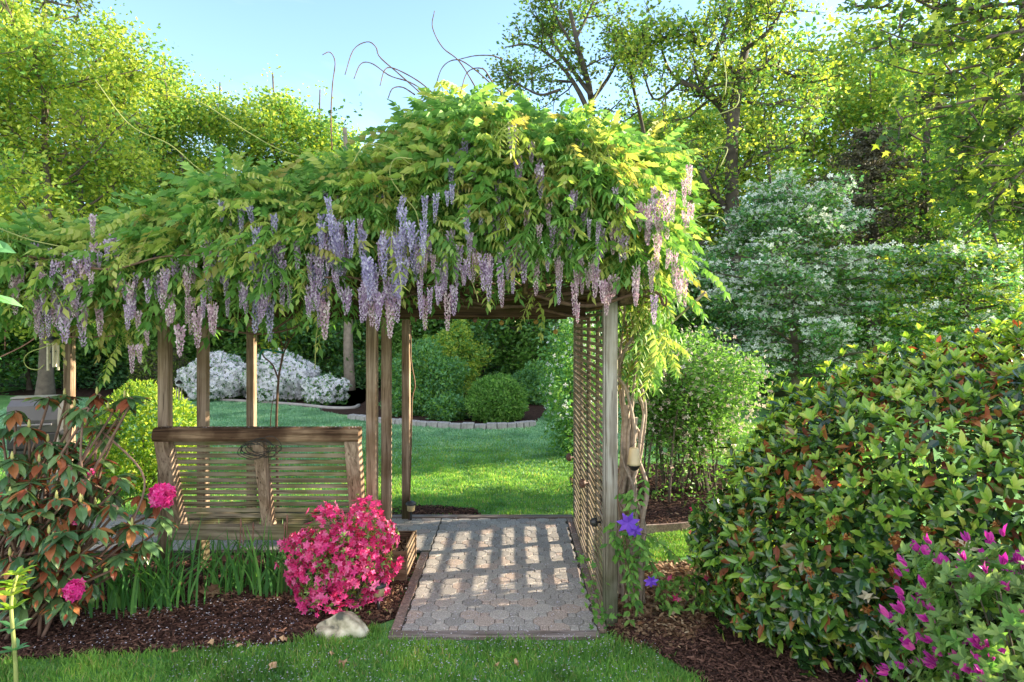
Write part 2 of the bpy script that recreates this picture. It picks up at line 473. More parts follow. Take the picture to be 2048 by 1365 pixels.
def flower5(w=.42, cup=.35):
    V = [[0, 0, 0]]; fs = []
    for k in range(5):
        a = k * 2 * math.pi / 5
        for da, r, z in ((-.5, .55, cup * .6), (0, 1, cup * .5), (.5, .55, cup * .6)):
            V.append([math.cos(a + da * 1.1) * r, math.sin(a + da * 1.1) * r, z])
        fs.append((0, 1 + 3 * k, 2 + 3 * k, 3 + 3 * k))
    return np.array(V), fs


T_FL5 = flower5()
T_FL4 = (np.array([[0, 0, 0]] + [[math.cos(a) * r, math.sin(a) * r, z] for k in range(4) for a, r, z in
         ((k * math.pi / 2 - .5, .65, .06), (k * math.pi / 2, 1, .1), (k * math.pi / 2 + .5, .65, .06))]),
         [(0, 1 + 3 * k, 2 + 3 * k, 3 + 3 * k) for k in range(4)])


def scatter(mb, tmpl, pos, y=None, z=None, size=.1, sv=.3, mat=0, up=.6):
    n = len(pos)
    if n == 0: return
    if y is None: y = rdir(n) * np.array([1, 1, .6])
    if z is None: z = rdir(n) + np.array([0, 0, up])
    s = size * (1 + sv * R.uniform(-1, 1, n))
    mb.inst(tmpl[0], tmpl[1], pos, frames(y, z), s, mat)


def smooth_path(pts, n=16):
    pts = np.asarray(pts, float); k = len(pts)
    if k < 3: return np.array([pts[0] + (pts[-1] - pts[0]) * t for t in np.linspace(0, 1, n)])
    pp = np.vstack([2 * pts[0] - pts[1], pts, 2 * pts[-1] - pts[-2]])
    out = []
    for t in np.linspace(0, k - 1 - 1e-6, n):
        i = int(t); u = t - i
        a, b, c, d = pp[i], pp[i + 1], pp[i + 2], pp[i + 3]
        out.append(.5 * ((2 * b) + (-a + c) * u + (2 * a - 5 * b + 4 * c - d) * u * u + (-a + 3 * b - 3 * c + d) * u ** 3))
    return np.array(out)


def limb(start, d, length, wob=.12, lift=0.0, n=8):
    """a wandering branch"""
    p = np.array(start, float); d = norm(np.array(d, float)); out = [p.copy()]
    st = length / (n - 1)
    for k in range(n - 1):
        d = norm(d + R.normal(size=3) * wob + np.array([0, 0, lift / n]))
        p = p + d * st; out.append(p.copy())
    return np.array(out)


# ------------------------------------------------------------------ tree grower
def grow(wood_mb, mains, sub_n, sub_len, twig_n, twig_len, flat=1.0, lift=.3, start=.25, sides=5):
    """mains: list of (points, r0, r1). Returns twig points where leaf clumps hang"""
    tips = []
    for pts, r0, r1 in mains:
        n = len(pts)
        rr = np.linspace(r0, r1, n)
        wood_mb.tube(pts, rr, sides + 1, cap=False)
        seg = np.linalg.norm(np.diff(pts, axis=0), axis=1).sum()
        for k in range(max(1, int(sub_n))):
            t = start + (1 - start) * R.uniform(0.05, 1)
            i = min(int(t * (n - 1)), n - 2)
            p = pts[i]; dm = norm(pts[i + 1] - pts[i])
            d = norm(dm * .5 + rdir(1)[0] * np.array([1, 1, flat]) + np.array([0, 0, .15 * flat]))
            sp = limb(p, d, sub_len * R.uniform(.5, 1.2) * (1.15 - .5 * t), .18, lift * flat, 6)
            wood_mb.tube(sp, np.linspace(max(r0 + (r1 - r0) * t, .01) * .5, .008, 6), 4, cap=False)
            for j in range(twig_n):
                i2 = R.integers(1, 5)
                d2 = norm(norm(sp[i2 + 1] - sp[i2]) * .6 + rdir(1)[0] * np.array([1, 1, flat]))
                tp = limb(sp[i2], d2, twig_len * R.uniform(.5, 1.3), .2, lift * flat, 4)
                wood_mb.tube(tp, np.linspace(.02, .006, 4), 3, cap=False)
                tips.append(tp[2]); tips.append(tp[3])
            tips.append(sp[5]); tips.append(sp[3])
        tips.append(pts[-1])
    return np.array(tips)


def clumps(mb, tips, per, sig, tmpl, size, sv=.35, flat=.7, mats=(0,), wts=None, up=.6):
    n = len(tips) * per
    c = np.repeat(tips, per, 0)
    off = R.normal(size=(n, 3)) * sig * np.array([1, 1, flat])
    pos = c + off
    m = R.choice(len(mats), len(tips), p=wts)
    m = np.repeat(m, per)
    for k, mi in enumerate(mats):
        q = m == k
        scatter(mb, tmpl, pos[q], size=size, sv=sv, mat=mi, up=up)
    return pos


def crown_tree(name, H, base, rx, label, loc, leafm, barkm=BARK, nl=15, sub=7, twig=4, per=9, sig=.38, size=.17,
               r=.2, lift=.5, tmpl=T_DIA, wts=None, lean=(0, 0), cat='tree', group=None, droop=0):
    root = empty(name, (loc[0], loc[1], 0), label, cat, group)
    w = MB()
    top = np.array([lean[0], lean[1], H * .93])
    tr = smooth_path([[0, 0, -.1], [R.normal() * .15, R.normal() * .15, H * .3], [lean[0] * .6 + R.normal() * .25, lean[1] * .6, H * .62], top], 14)
    mains = [(tr[5:], r * .75, .03)]
    w.tube(tr, np.concatenate([[r * 1.5], np.linspace(r, .03, 13)]), 8, cap=False)
    zc = (H + base) / 2; hz = (H - base) / 2
    for k in range(nl):
        z = base * .85 + (H * .9 - base * .85) * (k + R.uniform(.1, .9)) / nl
        q = (z - zc) / hz
        rad = rx * math.sqrt(max(.12, 1 - (q * .93) ** 2)) * R.uniform(.75, 1.08)
        a = k * 2.4 + R.uniform(-.4, .4)
        i = int(np.argmin(abs(tr[:, 2] - z * .86)))
        d = np.array([math.cos(a), math.sin(a), .25 + .5 * max(q, -.3) - droop])
        mains.append((limb(tr[i], d, rad * 1.05, .12, lift, 8), r * .35 * (1.1 - z / H), .015))
    tips = grow(w, mains, sub, rx * .42, twig, rx * .18, 1.0, .25)
    lv = MB()
    clumps(lv, tips, per, sig, tmpl, size, mats=tuple(range(len(leafm))), wts=wts)
    w.build('trunk', barkm, root, smooth=True)
    lv.build('crown', leafm, root)
    return root


def place_copy(o, x, y, s, rz, label, group=None, sz=None):
    c = copy_tree(o)
    c.location = (x, y, 0); c.scale = (s, s, sz or s); c.rotation_euler = (0, 0, rz)
    c['label'] = label
    if group: c['group'] = group
    return c


def pip(x, y, poly):
    """points inside polygon"""
    ins = np.zeros(len(x), bool); n = len(poly)
    for i in range(n):
        x1, y1 = poly[i]; x2, y2 = poly[(i + 1) % n]
        c = ((y1 > y) != (y2 > y)) & (x < (x2 - x1) * (y - y1) / (y2 - y1 + 1e-12) + x1)
        ins ^= c
    return ins


def in_poly(poly, n):
    poly = np.array(poly); lo = poly.min(0); hi = poly.max(0)
    out = np.zeros((0, 2))
    while len(out) < n:
        q = R.uniform(lo, hi, (n * 2, 2))
        out = np.vstack([out, q[pip(q[:, 0], q[:, 1], poly)]])
    return out[:n]


def sheet(name, outline, z, mat, kind='structure'):
    mb = MB(); V = np.array([[x, y, z] for x, y in outline])
    a = 0.5 * np.sum(V[:, 0] * np.roll(V[:, 1], -1) - np.roll(V[:, 0], -1) * V[:, 1])
    f = list(range(len(V)))
    mb.add(V, [f if a > 0 else f[::-1]])
    o = mb.build(name, mat)
    return tag(o, kind=kind) if kind else o


# ================================================================== SETTING: ground, beds, path
M_LAWN = ground_mat('lawn_turf', [(.3, (.07, .17, .05)), (.45, (.11, .27, .08)), (.58, (.17, .36, .11)), (.72, (.28, .40, .16))], 1.2, 60)
M_MULCH = ground_mat('mulch_soil', [(.3, (.018, .010, .008)), (.5, (.045, .024, .019)), (.7, (.09, .05, .037))], 8, 90)
M_LITTER = ground_mat('leaf_litter_soil', [(.3, (.06, .04, .025)), (.5, (.16, .11, .07)), (.7, (.26, .19, .12))], 8, 90)
g = MB()
nx = 60
gx = np.linspace(-120, 120, nx); gy = np.linspace(-6, 160, nx)
XX, YY = np.meshgrid(gx, gy)
ZZ = np.where(YY > 24, (YY - 24) * .01, 0.0)
V = np.stack([XX, YY, ZZ], -1).reshape(-1, 3)
g.add(V, [(j * nx + i, j * nx + i + 1, (j + 1) * nx + i + 1, (j + 1) * nx + i) for j in range(nx - 1) for i in range(nx - 1)])
tag(g.build('lawn', M_LAWN, smooth=True), kind='structure')

bed_front = [(-9, 4.45)] + [G(*p) for p in ((-60, 1322), (110, 1318), (220, 1312), (330, 1306), (430, 1300), (560, 1290), (640, 1276), (700, 1268), (760, 1250), (795, 1236))] + [(-.98, 5.5), (-.98, 6.38), (-9, 6.38)]
sheet('mulch_bed', bed_front, .004, M_MULCH)
bed_right = [G(1205, 1262), G(1240, 1285), G(1300, 1300), G(1360, 1335), G(1430, 1380), (2.4, 3.2), (2.6, 2.0), (7, 2.0), (7, 5.6), (3.0, 5.6), G(1450, 1190), G(1330, 1210), G(1290, 1150), G(1236, 1130), (.80, 5.6), (.80, 4.9)]
sheet('mulch_bed', bed_right, .004, M_MULCH)
litter = [(.80, 4.95), G(1235, 1262), G(1310, 1270), G(1380, 1290), G(1470, 1200), G(1460, 1120), G(1370, 1125), G(1240, 1140), (.80, 5.95)]
sheet('leaf_litter_ground', litter, .010, M_LITTER)
bed_mid = [(.84, 7.0), (1.3, 7.05), (2.0, 7.2), (2.8, 7.6), (3.6, 8.6), (3.9, 10.0), (3.0, 10.7), (1.4, 10.4), (.84, 9.6)]
sheet('mulch_bed', bed_mid, .004, M_MULCH)
bed_far = [G(*p) for p in ((780, 845), (830, 850), (900, 856), (970, 857), (1030, 857), (1064, 854))] + [(1.0, 17.5), (0.4, 21), (-2.5, 24), (-7, 24), (-5, 17)]
sheet('mulch_bed', bed_far, .004, M_MULCH)
bed_far2 = [G(*p) for p in ((300, 797), (450, 803), (560, 810), (640, 818), (700, 820), (715, 814))] + [(-4.5, 22.5), (-6, 26), (-17, 27), (-17, 21)]
sheet('mulch_bed', bed_far2, .004, M_MULCH)
bed_behind = [(-1.45, 7.66), (-.35, 7.66), (-.45, 7.95), (-1.0, 8.1), (-1.5, 8.0)]
sheet('mulch_bed', bed_behind, .004, M_MULCH)
wfloor = [(-80, 25), (-20, 23.5), (-8, 23.5), (4, 22), (12, 19), (80, 19), (80, 150), (-80, 150)]
g = MB(); g.add(np.array([[x, y, .02 + max(0, y - 24) * .0101] for x, y in wfloor]), [list(range(len(wfloor)))])
tag(g.build('woodland_floor', ground_mat('woodland_soil', [(.3, (.02, .03, .012)), (.5, (.04, .06, .02)), (.7, (.09, .12, .03))], 2, 20)), kind='structure')

# paved path of octagons and small squares
M_PAVE = island_mat('paver_concrete', [(0, (.31, .285, .275)), (.45, (.39, .36, .345)), (.75, (.45, .41, .385)), (.84, (.42, .335, .30)), (1, (.46, .375, .335))], .9, 110, .35)
M_SAND = ground_mat('joint_sand', [(.3, (.05, .045, .04)), (.7, (.14, .12, .10))], 6, 100)
S = .2215
pv = MB()
def pave(x0, x1, y0, y1):
    oc = [(math.cos(math.radians(22.5 + 45 * k)), math.sin(math.radians(22.5 + 45 * k))) for k in range(8)]
    sq = [(-1, -1), (1, -1), (1, 1), (-1, 1)]
    ro = (S / math.sqrt(2) / 2) / math.cos(math.radians(22.5))
    hs = S / 2 - S / math.sqrt(2) / 2
    rows = int((y1 - y0) / (S / 2)) + 2
    for j in range(-1, rows):
        for i in range(-2, int((x1 - x0) / S) * 2 + 5):
            cx = x0 + .04 + i * S / 2; cy_ = y0 + .03 + j * S / 2
            o = (i + j) % 2 == 0
            sh, rr = (oc, ro) if o else (sq, hs)
            tz = .034 + R.normal() * .0012; tx, ty = R.normal(size=2) * .008
            pts = np.array(sh)
            def ring(sc_, z, tilt=1):
                q = pts * (rr - sc_) + [cx, cy_]
                zz = z + tilt * ((q[:, 0] - cx) * tx + (q[:, 1] - cy_) * ty)
                q[:, 0] = np.clip(q[:, 0], x0, x1); q[:, 1] = np.clip(q[:, 1], y0, y1)
                return np.column_stack([q, zz])
            A = ring(.0050, tz); B = ring(.0022, tz - .0035); C_ = ring(.0022, .006, 0)
            if np.ptp(A[:, 0]) < .015 or np.ptp(A[:, 1]) < .015: continue
            n = len(sh)
            fs = [list(range(n))]
            for k in range(n):
                k2 = (k + 1) % n
                fs.append([n + k, n + k2, k2, k]); fs.append([2 * n + k, 2 * n + k2, n + k2, n + k])
            pv.add(np.vstack([A, B, C_]), fs)
PX0, PX1, PY0, PY1 = -.80, .62, 4.76, 7.50
pave(PX0, PX1, PY0, PY1)
pave(-6.2, PX0 - .01, 6.45, PY1)
path = pv.build('path', M_PAVE)
tag(path, kind='structure')
sheet('path_bedding', [(-6.3, 6.40), (-.88, 6.40), (-.88, 4.68), (.62, 4.68), (.68, 7.59), (-6.3, 7.59)], .027, M_SAND)

# timber and brick edging round the path
def edging(name, boxes, mat, label, cat='edging', group=None, bev=.006):
    mb = MB()
    for lo, hi in boxes: mb.box(lo, hi, bev=bev)
    return tag(mb.build(name, mat), label, cat, group)
edging('path_edging', [((-.885, 4.665, .0), (.63, 4.755, .033))], WE, 'weathered timber edging board across the near end of the path', group='edging boards of the path')
edging('path_edging', [((-6.2, 7.505, .0), (.70, 7.60, .050))], WE, 'weathered timber edging board across the far end of the path by the lawn', group='edging boards of the path')
M_BRICK = island_mat('edging_brick', [(0, (.24, .17, .15)), (.5, (.29, .20, .175)), (1, (.33, .26, .23))], .9, 60, .3)
def brick_row(x0, x1, y0, y1, label):
    mb = MB(); y = y0
    while y < y1 - .02:
        mb.box((x0 + R.normal() * .002, y + .004, 0), (x1 + R.normal() * .002, min(y + .196, y1), .038 + R.normal() * .002), bev=.005); y += .2
    tag(mb.build('brick_edging', M_BRICK), label, 'edging')
brick_row(-.885, -.81, 4.765, 6.40, 'row of flat reddish bricks along the left side of the path')
brick_row(.63, .690, 4.765, 7.50, 'row of flat reddish bricks along the path at the foot of the lattice')

# ================================================================== PERGOLA
perg = empty('pergola', (0, 6.2, 0), 'weathered timber pergola over the paved path, with slatted lattice side and open posts', 'pergola')
HW = .0445
def part(mb, name, mats, smooth=False, root=perg):
    o = mb.build(name, mats, None, smooth); return rel(o, root)
def post(x, y, top, mat, w=HW):
    mb = MB(); mb.box((x - w, y - w, -.02), (x + w, y + w, top), bev=.006); return part(mb, 'post', mat)
YF, YM, YB, YA = 5.60, 6.29, 7.52, 4.955
post(.750, YA, 2.56, WZ)
post(.750, YB - .03, 2.31, WZB)
for (x, y, tp) in ((-1.195, YF, 2.58), (-1.205, YM, 2.44), (-1.215, YB, 2.31),
                   (-2.965, YF, 2.58), (-2.965, YM, 2.44), (-2.99, YB, 2.31),
                   (-5.06, YF - .02, 2.58), (-5.08, YB, 2.31)):
    post(x, y, tp, WZB)
def beam(name, lo, hi, mat):
    mb = MB(); mb.box(lo, hi, bev=.008); return part(mb, name, mat)
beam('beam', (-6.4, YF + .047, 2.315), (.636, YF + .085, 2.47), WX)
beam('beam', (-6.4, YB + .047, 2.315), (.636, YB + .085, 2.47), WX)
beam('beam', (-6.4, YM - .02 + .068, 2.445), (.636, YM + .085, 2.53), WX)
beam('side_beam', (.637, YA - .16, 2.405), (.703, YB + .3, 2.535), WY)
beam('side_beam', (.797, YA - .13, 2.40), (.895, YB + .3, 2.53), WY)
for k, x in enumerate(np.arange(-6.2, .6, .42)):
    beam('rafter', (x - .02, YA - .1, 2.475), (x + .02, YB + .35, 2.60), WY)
# slatted side panel
mb = MB()
z = .06; zs = []
while z < 2.34:
    mb.box((.695, YA + .05, z + R.normal() * .0015), (.708, YB - .08, z + .029), bev=.003); z += .061
for y, hw in ((YA + .075, .035), (5.50, .06), (6.13, .09), (6.74, .05), (YB - .12, .035)):
    mb.box((.7095, y - hw, .03), (.727, y + hw, 2.36), bev=.003)
lat = part(mb, 'lattice_panel', WL)
mb = MB(); mb.box((.690, YA + .048, .02), (.7095, YB - .076, .055), bev=.004); part(mb, 'bottom_rail', WL)
mb = MB(); mb.box((.690, YA - .03, .03), (.7045, YA + .044, 2.395), bev=.003); part(mb, 'corner_trim', WZ)

# round knobs fixed to the lattice
M_KNOBR = plain('knob_rust', (.14, .07, .05), .6, 0, .3, 30)
M_KNOBK = plain('knob_black', (.03, .028, .03), .35, 0, .2, 30)
def knob(px, py, d, r, mat, label, side=-1):
    p = P(px, py, d); x = .694
    mb = MB(); prof = [(r * .25, 0), (r * .25, .025), (r * .85, .032), (r, .05), (r * .9, .07), (r * .5, .085), (.001, .09)]
    mb.lathe(prof, (0, 0, 0), 14)
    for i, v in enumerate(mb.V): mb.V[i] = np.stack([-v[:, 2], v[:, 0], v[:, 1]], -1)
    o = mb.build('round_hook', mat, smooth=True); o.location = (x, d, p[2])
    tag(o, label, 'hook')
knob(1200, 1045, 5.10, .036, M_KNOBK, 'glossy black round knob low on the lattice beside the front post')
knob(1163, 967, 5.95, .042, M_KNOBR, 'rusty brown round knob halfway along the lattice')
knob(1136, 915, 7.35, .045, M_KNOBR, 'dark brown round knob at the far edge of the lattice')

# ================================================================== BENCH (its back towards the camera)
bench = empty('garden_bench', (-2.08, 5.7, 0), 'built-in slatted timber bench with a high leaning back, seen from behind', 'bench')
BL, BR = -2.915, -1.245
def lean(z): return 5.33 + (1.36 - z) / (1.36 - .56) * .23     # depth of the leaning back at height z
mb = MB()
# rounded top rail
prof = [(-.065, -.07), (-.078, -.045), (-.078, .0), (-.06, .028), (-.02, .038), (.05, .036), (.066, .02), (.066, -.06), (.05, -.072)]
V = []; nP = len(prof)
for x, ins in ((BL - .0, 0), (BR + .0, 0)):
    for (py_, pz_) in prof: V.append((x, 5.375 + py_, 1.372 + pz_))
fs = [[k, (k + 1) % nP, nP + (k + 1) % nP, nP + k] for k in range(nP)] + [list(range(nP)), list(range(nP))[::-1] and [nP + k for k in range(nP)][::-1]]
mb.add(V, fs); part(mb, 'top_rail', WBT, root=bench)
def stile(x0, x1, name, dep=.085, front=0.0):
    mb = MB()
    def sh(V):
        V = V.copy(); V[:, 1] += np.array([lean(z) for z in V[:, 2]]); return V
    mb.box((x0, -.03 + front, .53), (x1, dep, 1.30), bev=.006, shear=sh); part(mb, name, WZB, root=bench)
stile(BL + .002, BL + .12, 'side_stile'); stile(BR - .12, BR - .002, 'side_stile'); stile(-2.115, -2.03, 'middle_stile')
for sx0, sx1 in ((BL + .121, -2.116), (-2.029, BR - .121)):
    mb = MB(); z = .60
    k = 0
    while z < 1.28:
        y = lean(z) + .045
        mb.box((sx0, y, z + R.normal() * .0015), (sx1, y + .02, z + .034), bev=.003); z += .0545; k += 1
    part(mb, 'back_slats', WB, root=bench)
mb = MB(); mb.box((BL, 5.53, .43), (BR, 5.575, .555), bev=.006); part(mb, 'seat_rail', WB, root=bench)
mb = MB(); mb.box((BL, 6.07, .40), (BR, 6.11, .50), bev=.006); part(mb, 'front_rail', WB, root=bench)
mb = MB(); y = 5.64
while y < 6.1:
    mb.box((BL + .01, y, .50), (BR - .01, y + .035, .522), bev=.003); y += .052
part(mb, 'seat_slats', WB, root=bench)
for x in (BL + .05, -2.07, BR - .05):
    mb = MB(); mb.box((x - .03, 5.98, -.0), (x + .03, 6.066, .42), bev=.005); part(mb, 'leg', WZB, root=bench)

# coil of black wire hung over the middle stile
mb = MB()
for k in range(7):
    w = R.uniform(.11, .15); c = P(520, 893, 5.24); pts = []
    for t in np.linspace(0, 1, 26):
        a = math.pi * 2 * t
        pts.append(c + np.array([math.cos(a) * w + .04 * (k % 3 - 1), -.03 + .01 * k - .02 * math.sin(a), math.sin(a) * (.062 + .012 * math.sin(3 * a + k)) - .03 + .012 * (k % 3) + .02 * math.cos(a + k)]))
    mb.tube(smooth_path(pts, 40), .0028, 5, cap=False)
tag(mb.build('cable_coil', plain('black_cable', (.02, .02, .02), .5), smooth=True), 'loose coil of thin black cable hooked on the middle of the bench back', 'cable')

# ================================================================== PLANTER BOX
pl = empty('planter_box', (-1.2, 6.0, 0), 'low timber planter box full of dry leaves beside the path, behind the pink azalea', 'planter')
x0, x1, y0, y1 = -1.52, -.925, 5.69, 6.27
for nm, ax in (('front_wall', 'f'), ('back_wall', 'b'), ('left_wall', 'l'), ('right_wall', 'r')):
    mb = MB()
    for k in range(4):
        z0, z1 = .02 + k * .066, .02 + k * .066 + .062
        if ax == 'f': mb.box((x0, y0, z0), (x1, y0 + .02, z1))
        if ax == 'b': mb.box((x0, y1 - .02, z0), (x1, y1, z1))
        if ax == 'l': mb.box((x0, y0 + .021, z0), (x0 + .02, y1 - .021, z1))
        if ax == 'r': mb.box((x1 - .02, y0 + .021, z0), (x1, y1 - .021, z1))
    if ax == 'r':
        mb.box((x1 + .001, y0 + .002, .0), (x1 + .012, y0 + .03, .285)); mb.box((x1 + .001, y1 - .03, .0), (x1 + .012, y1 - .002, .285))
    part(mb, nm, WPY if ax in 'lr' else WP, root=pl)
mb = MB(); mb.box((x0 + .021, y0 + .021, .05), (x1 - .021, y1 - .021, .20), bev=.01); part(mb, 'soil', M_MULCH, root=pl)
M_DRY = leaf_mat('dry_leaf', [(0, (.10, .05, .03)), (.4, (.22, .12, .07)), (.8, (.38, .25, .15)), (1, (.50, .38, .26))], .7, .2, (1.1, 1, .8))
mb = MB(); n = 260
pos = np.column_stack([R.uniform(x0 + .04, x1 - .04, n), R.uniform(y0 + .04, y1 - .04, n), .21 + R.uniform(0, .03, n)])
scatter(mb, T_LEAF, pos, size=.07, up=1.2); o = part(mb, 'dry_leaves', M_DRY, root=pl); o['kind'] = 'stuff'

# ================================================================== SOLAR PATH LIGHTS
M_CAP = plain('lamp_cap_dark', (.045, .05, .06), .45, .2, .2, 30)
M_LENS = plain('lamp_lens_amber', (.45, .36, .20), .4, 0, .15, 30)
M_BLK = plain('plastic_black', (.02, .02, .02), .5)
def solar(x, y, label):
    r = empty('path_light', (x, y, 0), label, 'garden light', 'solar lights along the path')
    mb = MB(); mb.lathe([(.012, -.05), (.012, .13)], (0, 0, 0), 10); mb.build('stake', M_BLK, r, True)
    mb = MB(); mb.lathe([(.03, .13), (.045, .14), (.047, .20), (.043, .205)], (0, 0, 0), 20); mb.build('lens', M_LENS, r, True)
    mb = MB(); mb.lathe([(.05, .203), (.062, .208), (.062, .222), (.045, .24), (.015, .248)], (0, 0, 0), 20); mb.build('cap', M_CAP, r, True)
solar(*G(757, 1226), 'small solar light with dark cap and amber lens beside the white rock')
solar(*G(822, 1046), 'small solar light with dark cap behind the far timber edging, next to a post')

# ================================================================== ROCK
def rock(name, px, py, w, d_, h, mat, label, cat='rock', group=None, seed=0, jag=.18):
    rr = np.random.default_rng(seed)
    import bmesh
    bm = bmesh.new(); bmesh.ops.create_icosphere(bm, subdivisions=4, radius=1)
    ph = rr.uniform(0, 6, (6, 3)); fr = rr.uniform(.8, 4.5, (6, 3))
    for v in bm.verts:
        c = np.array(v.co); s = 1
        for k in range(6): s += jag / (k + 1) * math.sin(np.dot(fr[k] * (1 + k * .3), c) + ph[k][0])
        v.co = Vector((c[0] * s * w, c[1] * s * d_, max(c[2] * s * h, -.25 * h) + .2 * h))
    me = bpy.data.meshes.new(name); bm.to_mesh(me); bm.free()
    for p in me.polygons: p.use_smooth = True
    me.materials.append(mat)
    o = bpy.data.objects.new(name, me); COL.objects.link(o)
    gx_, gy_ = G(px, py); o.location = (gx_, gy_, 0); return tag(o, label, cat, group)
M_ROCK, nt, b, out = nodes('rock_cream')
tc = nt.nodes.new('ShaderNodeTexCoord'); n1 = nt.nodes.new('ShaderNodeTexNoise'); n1.inputs['Scale'].default_value = 9; n1.inputs['Detail'].default_value = 8
nt.links.new(tc.outputs['Object'], n1.inputs['Vector'])
r1 = ramp(nt, [(.35, (.10, .10, .08)), (.44, (.40, .35, .25)), (.56, (.68, .60, .46)), (.7, (.80, .74, .62))])
nt.links.new(n1.outputs[0], r1.inputs[0]); nt.links.new(r1.outputs[0], b.inputs['Base Color']); b.inputs['Roughness'].default_value = .9
bp = nt.nodes.new('ShaderNodeBump'); bp.inputs['Distance'].default_value = .02; nt.links.new(n1.outputs[0], bp.inputs['Height']); nt.links.new(bp.outputs[0], b.inputs['Normal'])
rock('rock', 685, 1268, .17, .11, .115, M_ROCK, 'cream white rock on the mulch edge in front of the pink azalea', seed=5)

# far stone edging
M_STONE = plain('edging_stone_grey', (.33, .31, .31), .9, 0, .25, 10)
def stones(pts, n, label, group):
    pth = smooth_path([[*G(*p), 0] for p in pts], n + 1)
    proto = []
    for k in range(4):
        mb = MB(); mb.box((-.19, -.09, -.02), (.19, .09, .13), bev=.02)
        mb.V[0] += R.normal(size=mb.V[0].shape) * .006
        o = mb.build('edging_stone', M_STONE); proto.append(o)
    for k in range(n):
        o = proto[k] if k < 4 else proto[k % 4].copy()
        if k >= 4: COL.objects.link(o)
        d = pth[k + 1] - pth[k]; c = (pth[k] + pth[k + 1]) / 2
        L = np.linalg.norm(d)
        o.location = (c[0], c[1], R.uniform(-.02, .01)); o.rotation_euler = (0, 0, math.atan2(d[1], d[0]) + R.normal() * .04)
        o.scale = (L / .39, 1, 1); tag(o, label, 'edging stone', group)
stones([(700, 838), (760, 846), (830, 852), (900, 857), (980, 858), (1040, 856), (1066, 852)], 20, 'grey block stone in the row edging the shrub bed across the lawn', 'edging stones of the shrub bed')
mb = MB()
pth = smooth_path([[*G(*p), 0.02] for p in ((300, 798), (400, 801), (500, 805), (600, 812), (660, 818), (705, 818), (718, 813))], 40)
mb.tube(pth, .055, 6); tag(mb.build('bed_edging', plain('edging_pale', (.36, .33, .32), .9), smooth=True), 'low pale stone edging in front of the white flowering shrubs', 'edging')

# edging of the right mulch bed
mb = MB(); pth = smooth_path([[.84, 6.98, .03], [1.3, 7.03, .03], [2.0, 7.18, .03], [2.8, 7.58, .03]], 16)
for i in range(15):
    a, b_ = pth[i], pth[i + 1]
    mb.add([a + [0, 0, -.04], b_ + [0, 0, -.04], b_ + [0, 0, .06], a + [0, 0, .06], a + [0, .03, -.04], b_ + [0, .03, -.04], b_ + [0, .03, .06], a + [0, .03, .06]],
           [(0, 1, 2, 3), (3, 2, 6, 7), (7, 6, 5, 4)])
tag(mb.build('bed_edging', M_BRICK), 'reddish edging strip of the mulch bed to the right of the lattice post', 'edging')

# ================================================================== BARBECUE GRILL
M_GR = plain('grill_grey', (.10, .10, .115), .35, .3, .1, 5)
M_GRD = plain('grill_dark', (.04, .04, .05), .4, .2, .1, 5)
M_GRL = plain('grill_lid_silver', (.24, .24, .26), .35, .5, .08, 5)
gr = empty('barbecue_grill', (-5.85, 8.1, 0), 'grey covered barbecue grill behind the rhododendron', 'grill')
mb = MB(); hp = [(-.30, .95), (-.32, 1.10), (-.27, 1.27), (-.10, 1.34), (.14, 1.34), (.27, 1.25), (.31, 1.08), (.30, .95)]
V = [(x, y_, z_) for x in (-.42, .42) for (y_, z_) in hp]; n = len(hp)
mb.add(V, [[k, (k + 1) % n, n + (k + 1) % n, n + k] for k in range(n)] + [list(range(n))[::-1], list(range(n, 2 * n))]); mb.build('lid', M_GR, gr)
mb = MB(); mb.box((-.44, -.1, 1.345), (.44, .2, 1.365)); mb.build('lid_top', M_GRL, gr)
mb = MB(); mb.box((-.42, -.31, .75), (.42, .31, .945), bev=.02); mb.build('firebox', M_GRD, gr)
mb = MB(); mb.tube([(-.34, -.38, 1.05), (.34, -.38, 1.05)], .014, 8); mb.box((-.33, -.38, 1.035), (-.31, -.31, 1.06)); mb.box((.31, -.38, 1.035), (.33, -.31, 1.06)); mb.build('handle', M_GRL, gr)
for sx in (-1, 1):
    mb = MB(); mb.box((sx * .43, -.25, .90), (sx * .85, .25, .935), bev=.01); mb.build('side_shelf', M_GR, gr)
mb = MB(); mb.box((-.40, -.27, .08), (.40, .27, .745), bev=.01); mb.build('cabinet', M_GR, gr)
for sx in (-1, 1):
    mb = MB(); mb.lathe([(.07, 0), (.07, .04)], (0, 0, 0), 14)
    for i, v in enumerate(mb.V): mb.V[i] = np.stack([v[:, 2] + sx * .42 - .02, v[:, 0], v[:, 1] + .075], -1)
    mb.build('wheel', M_BLK, gr)
gr.rotation_euler = (0, 0, .35); gr.scale = (.62, .8, 1)

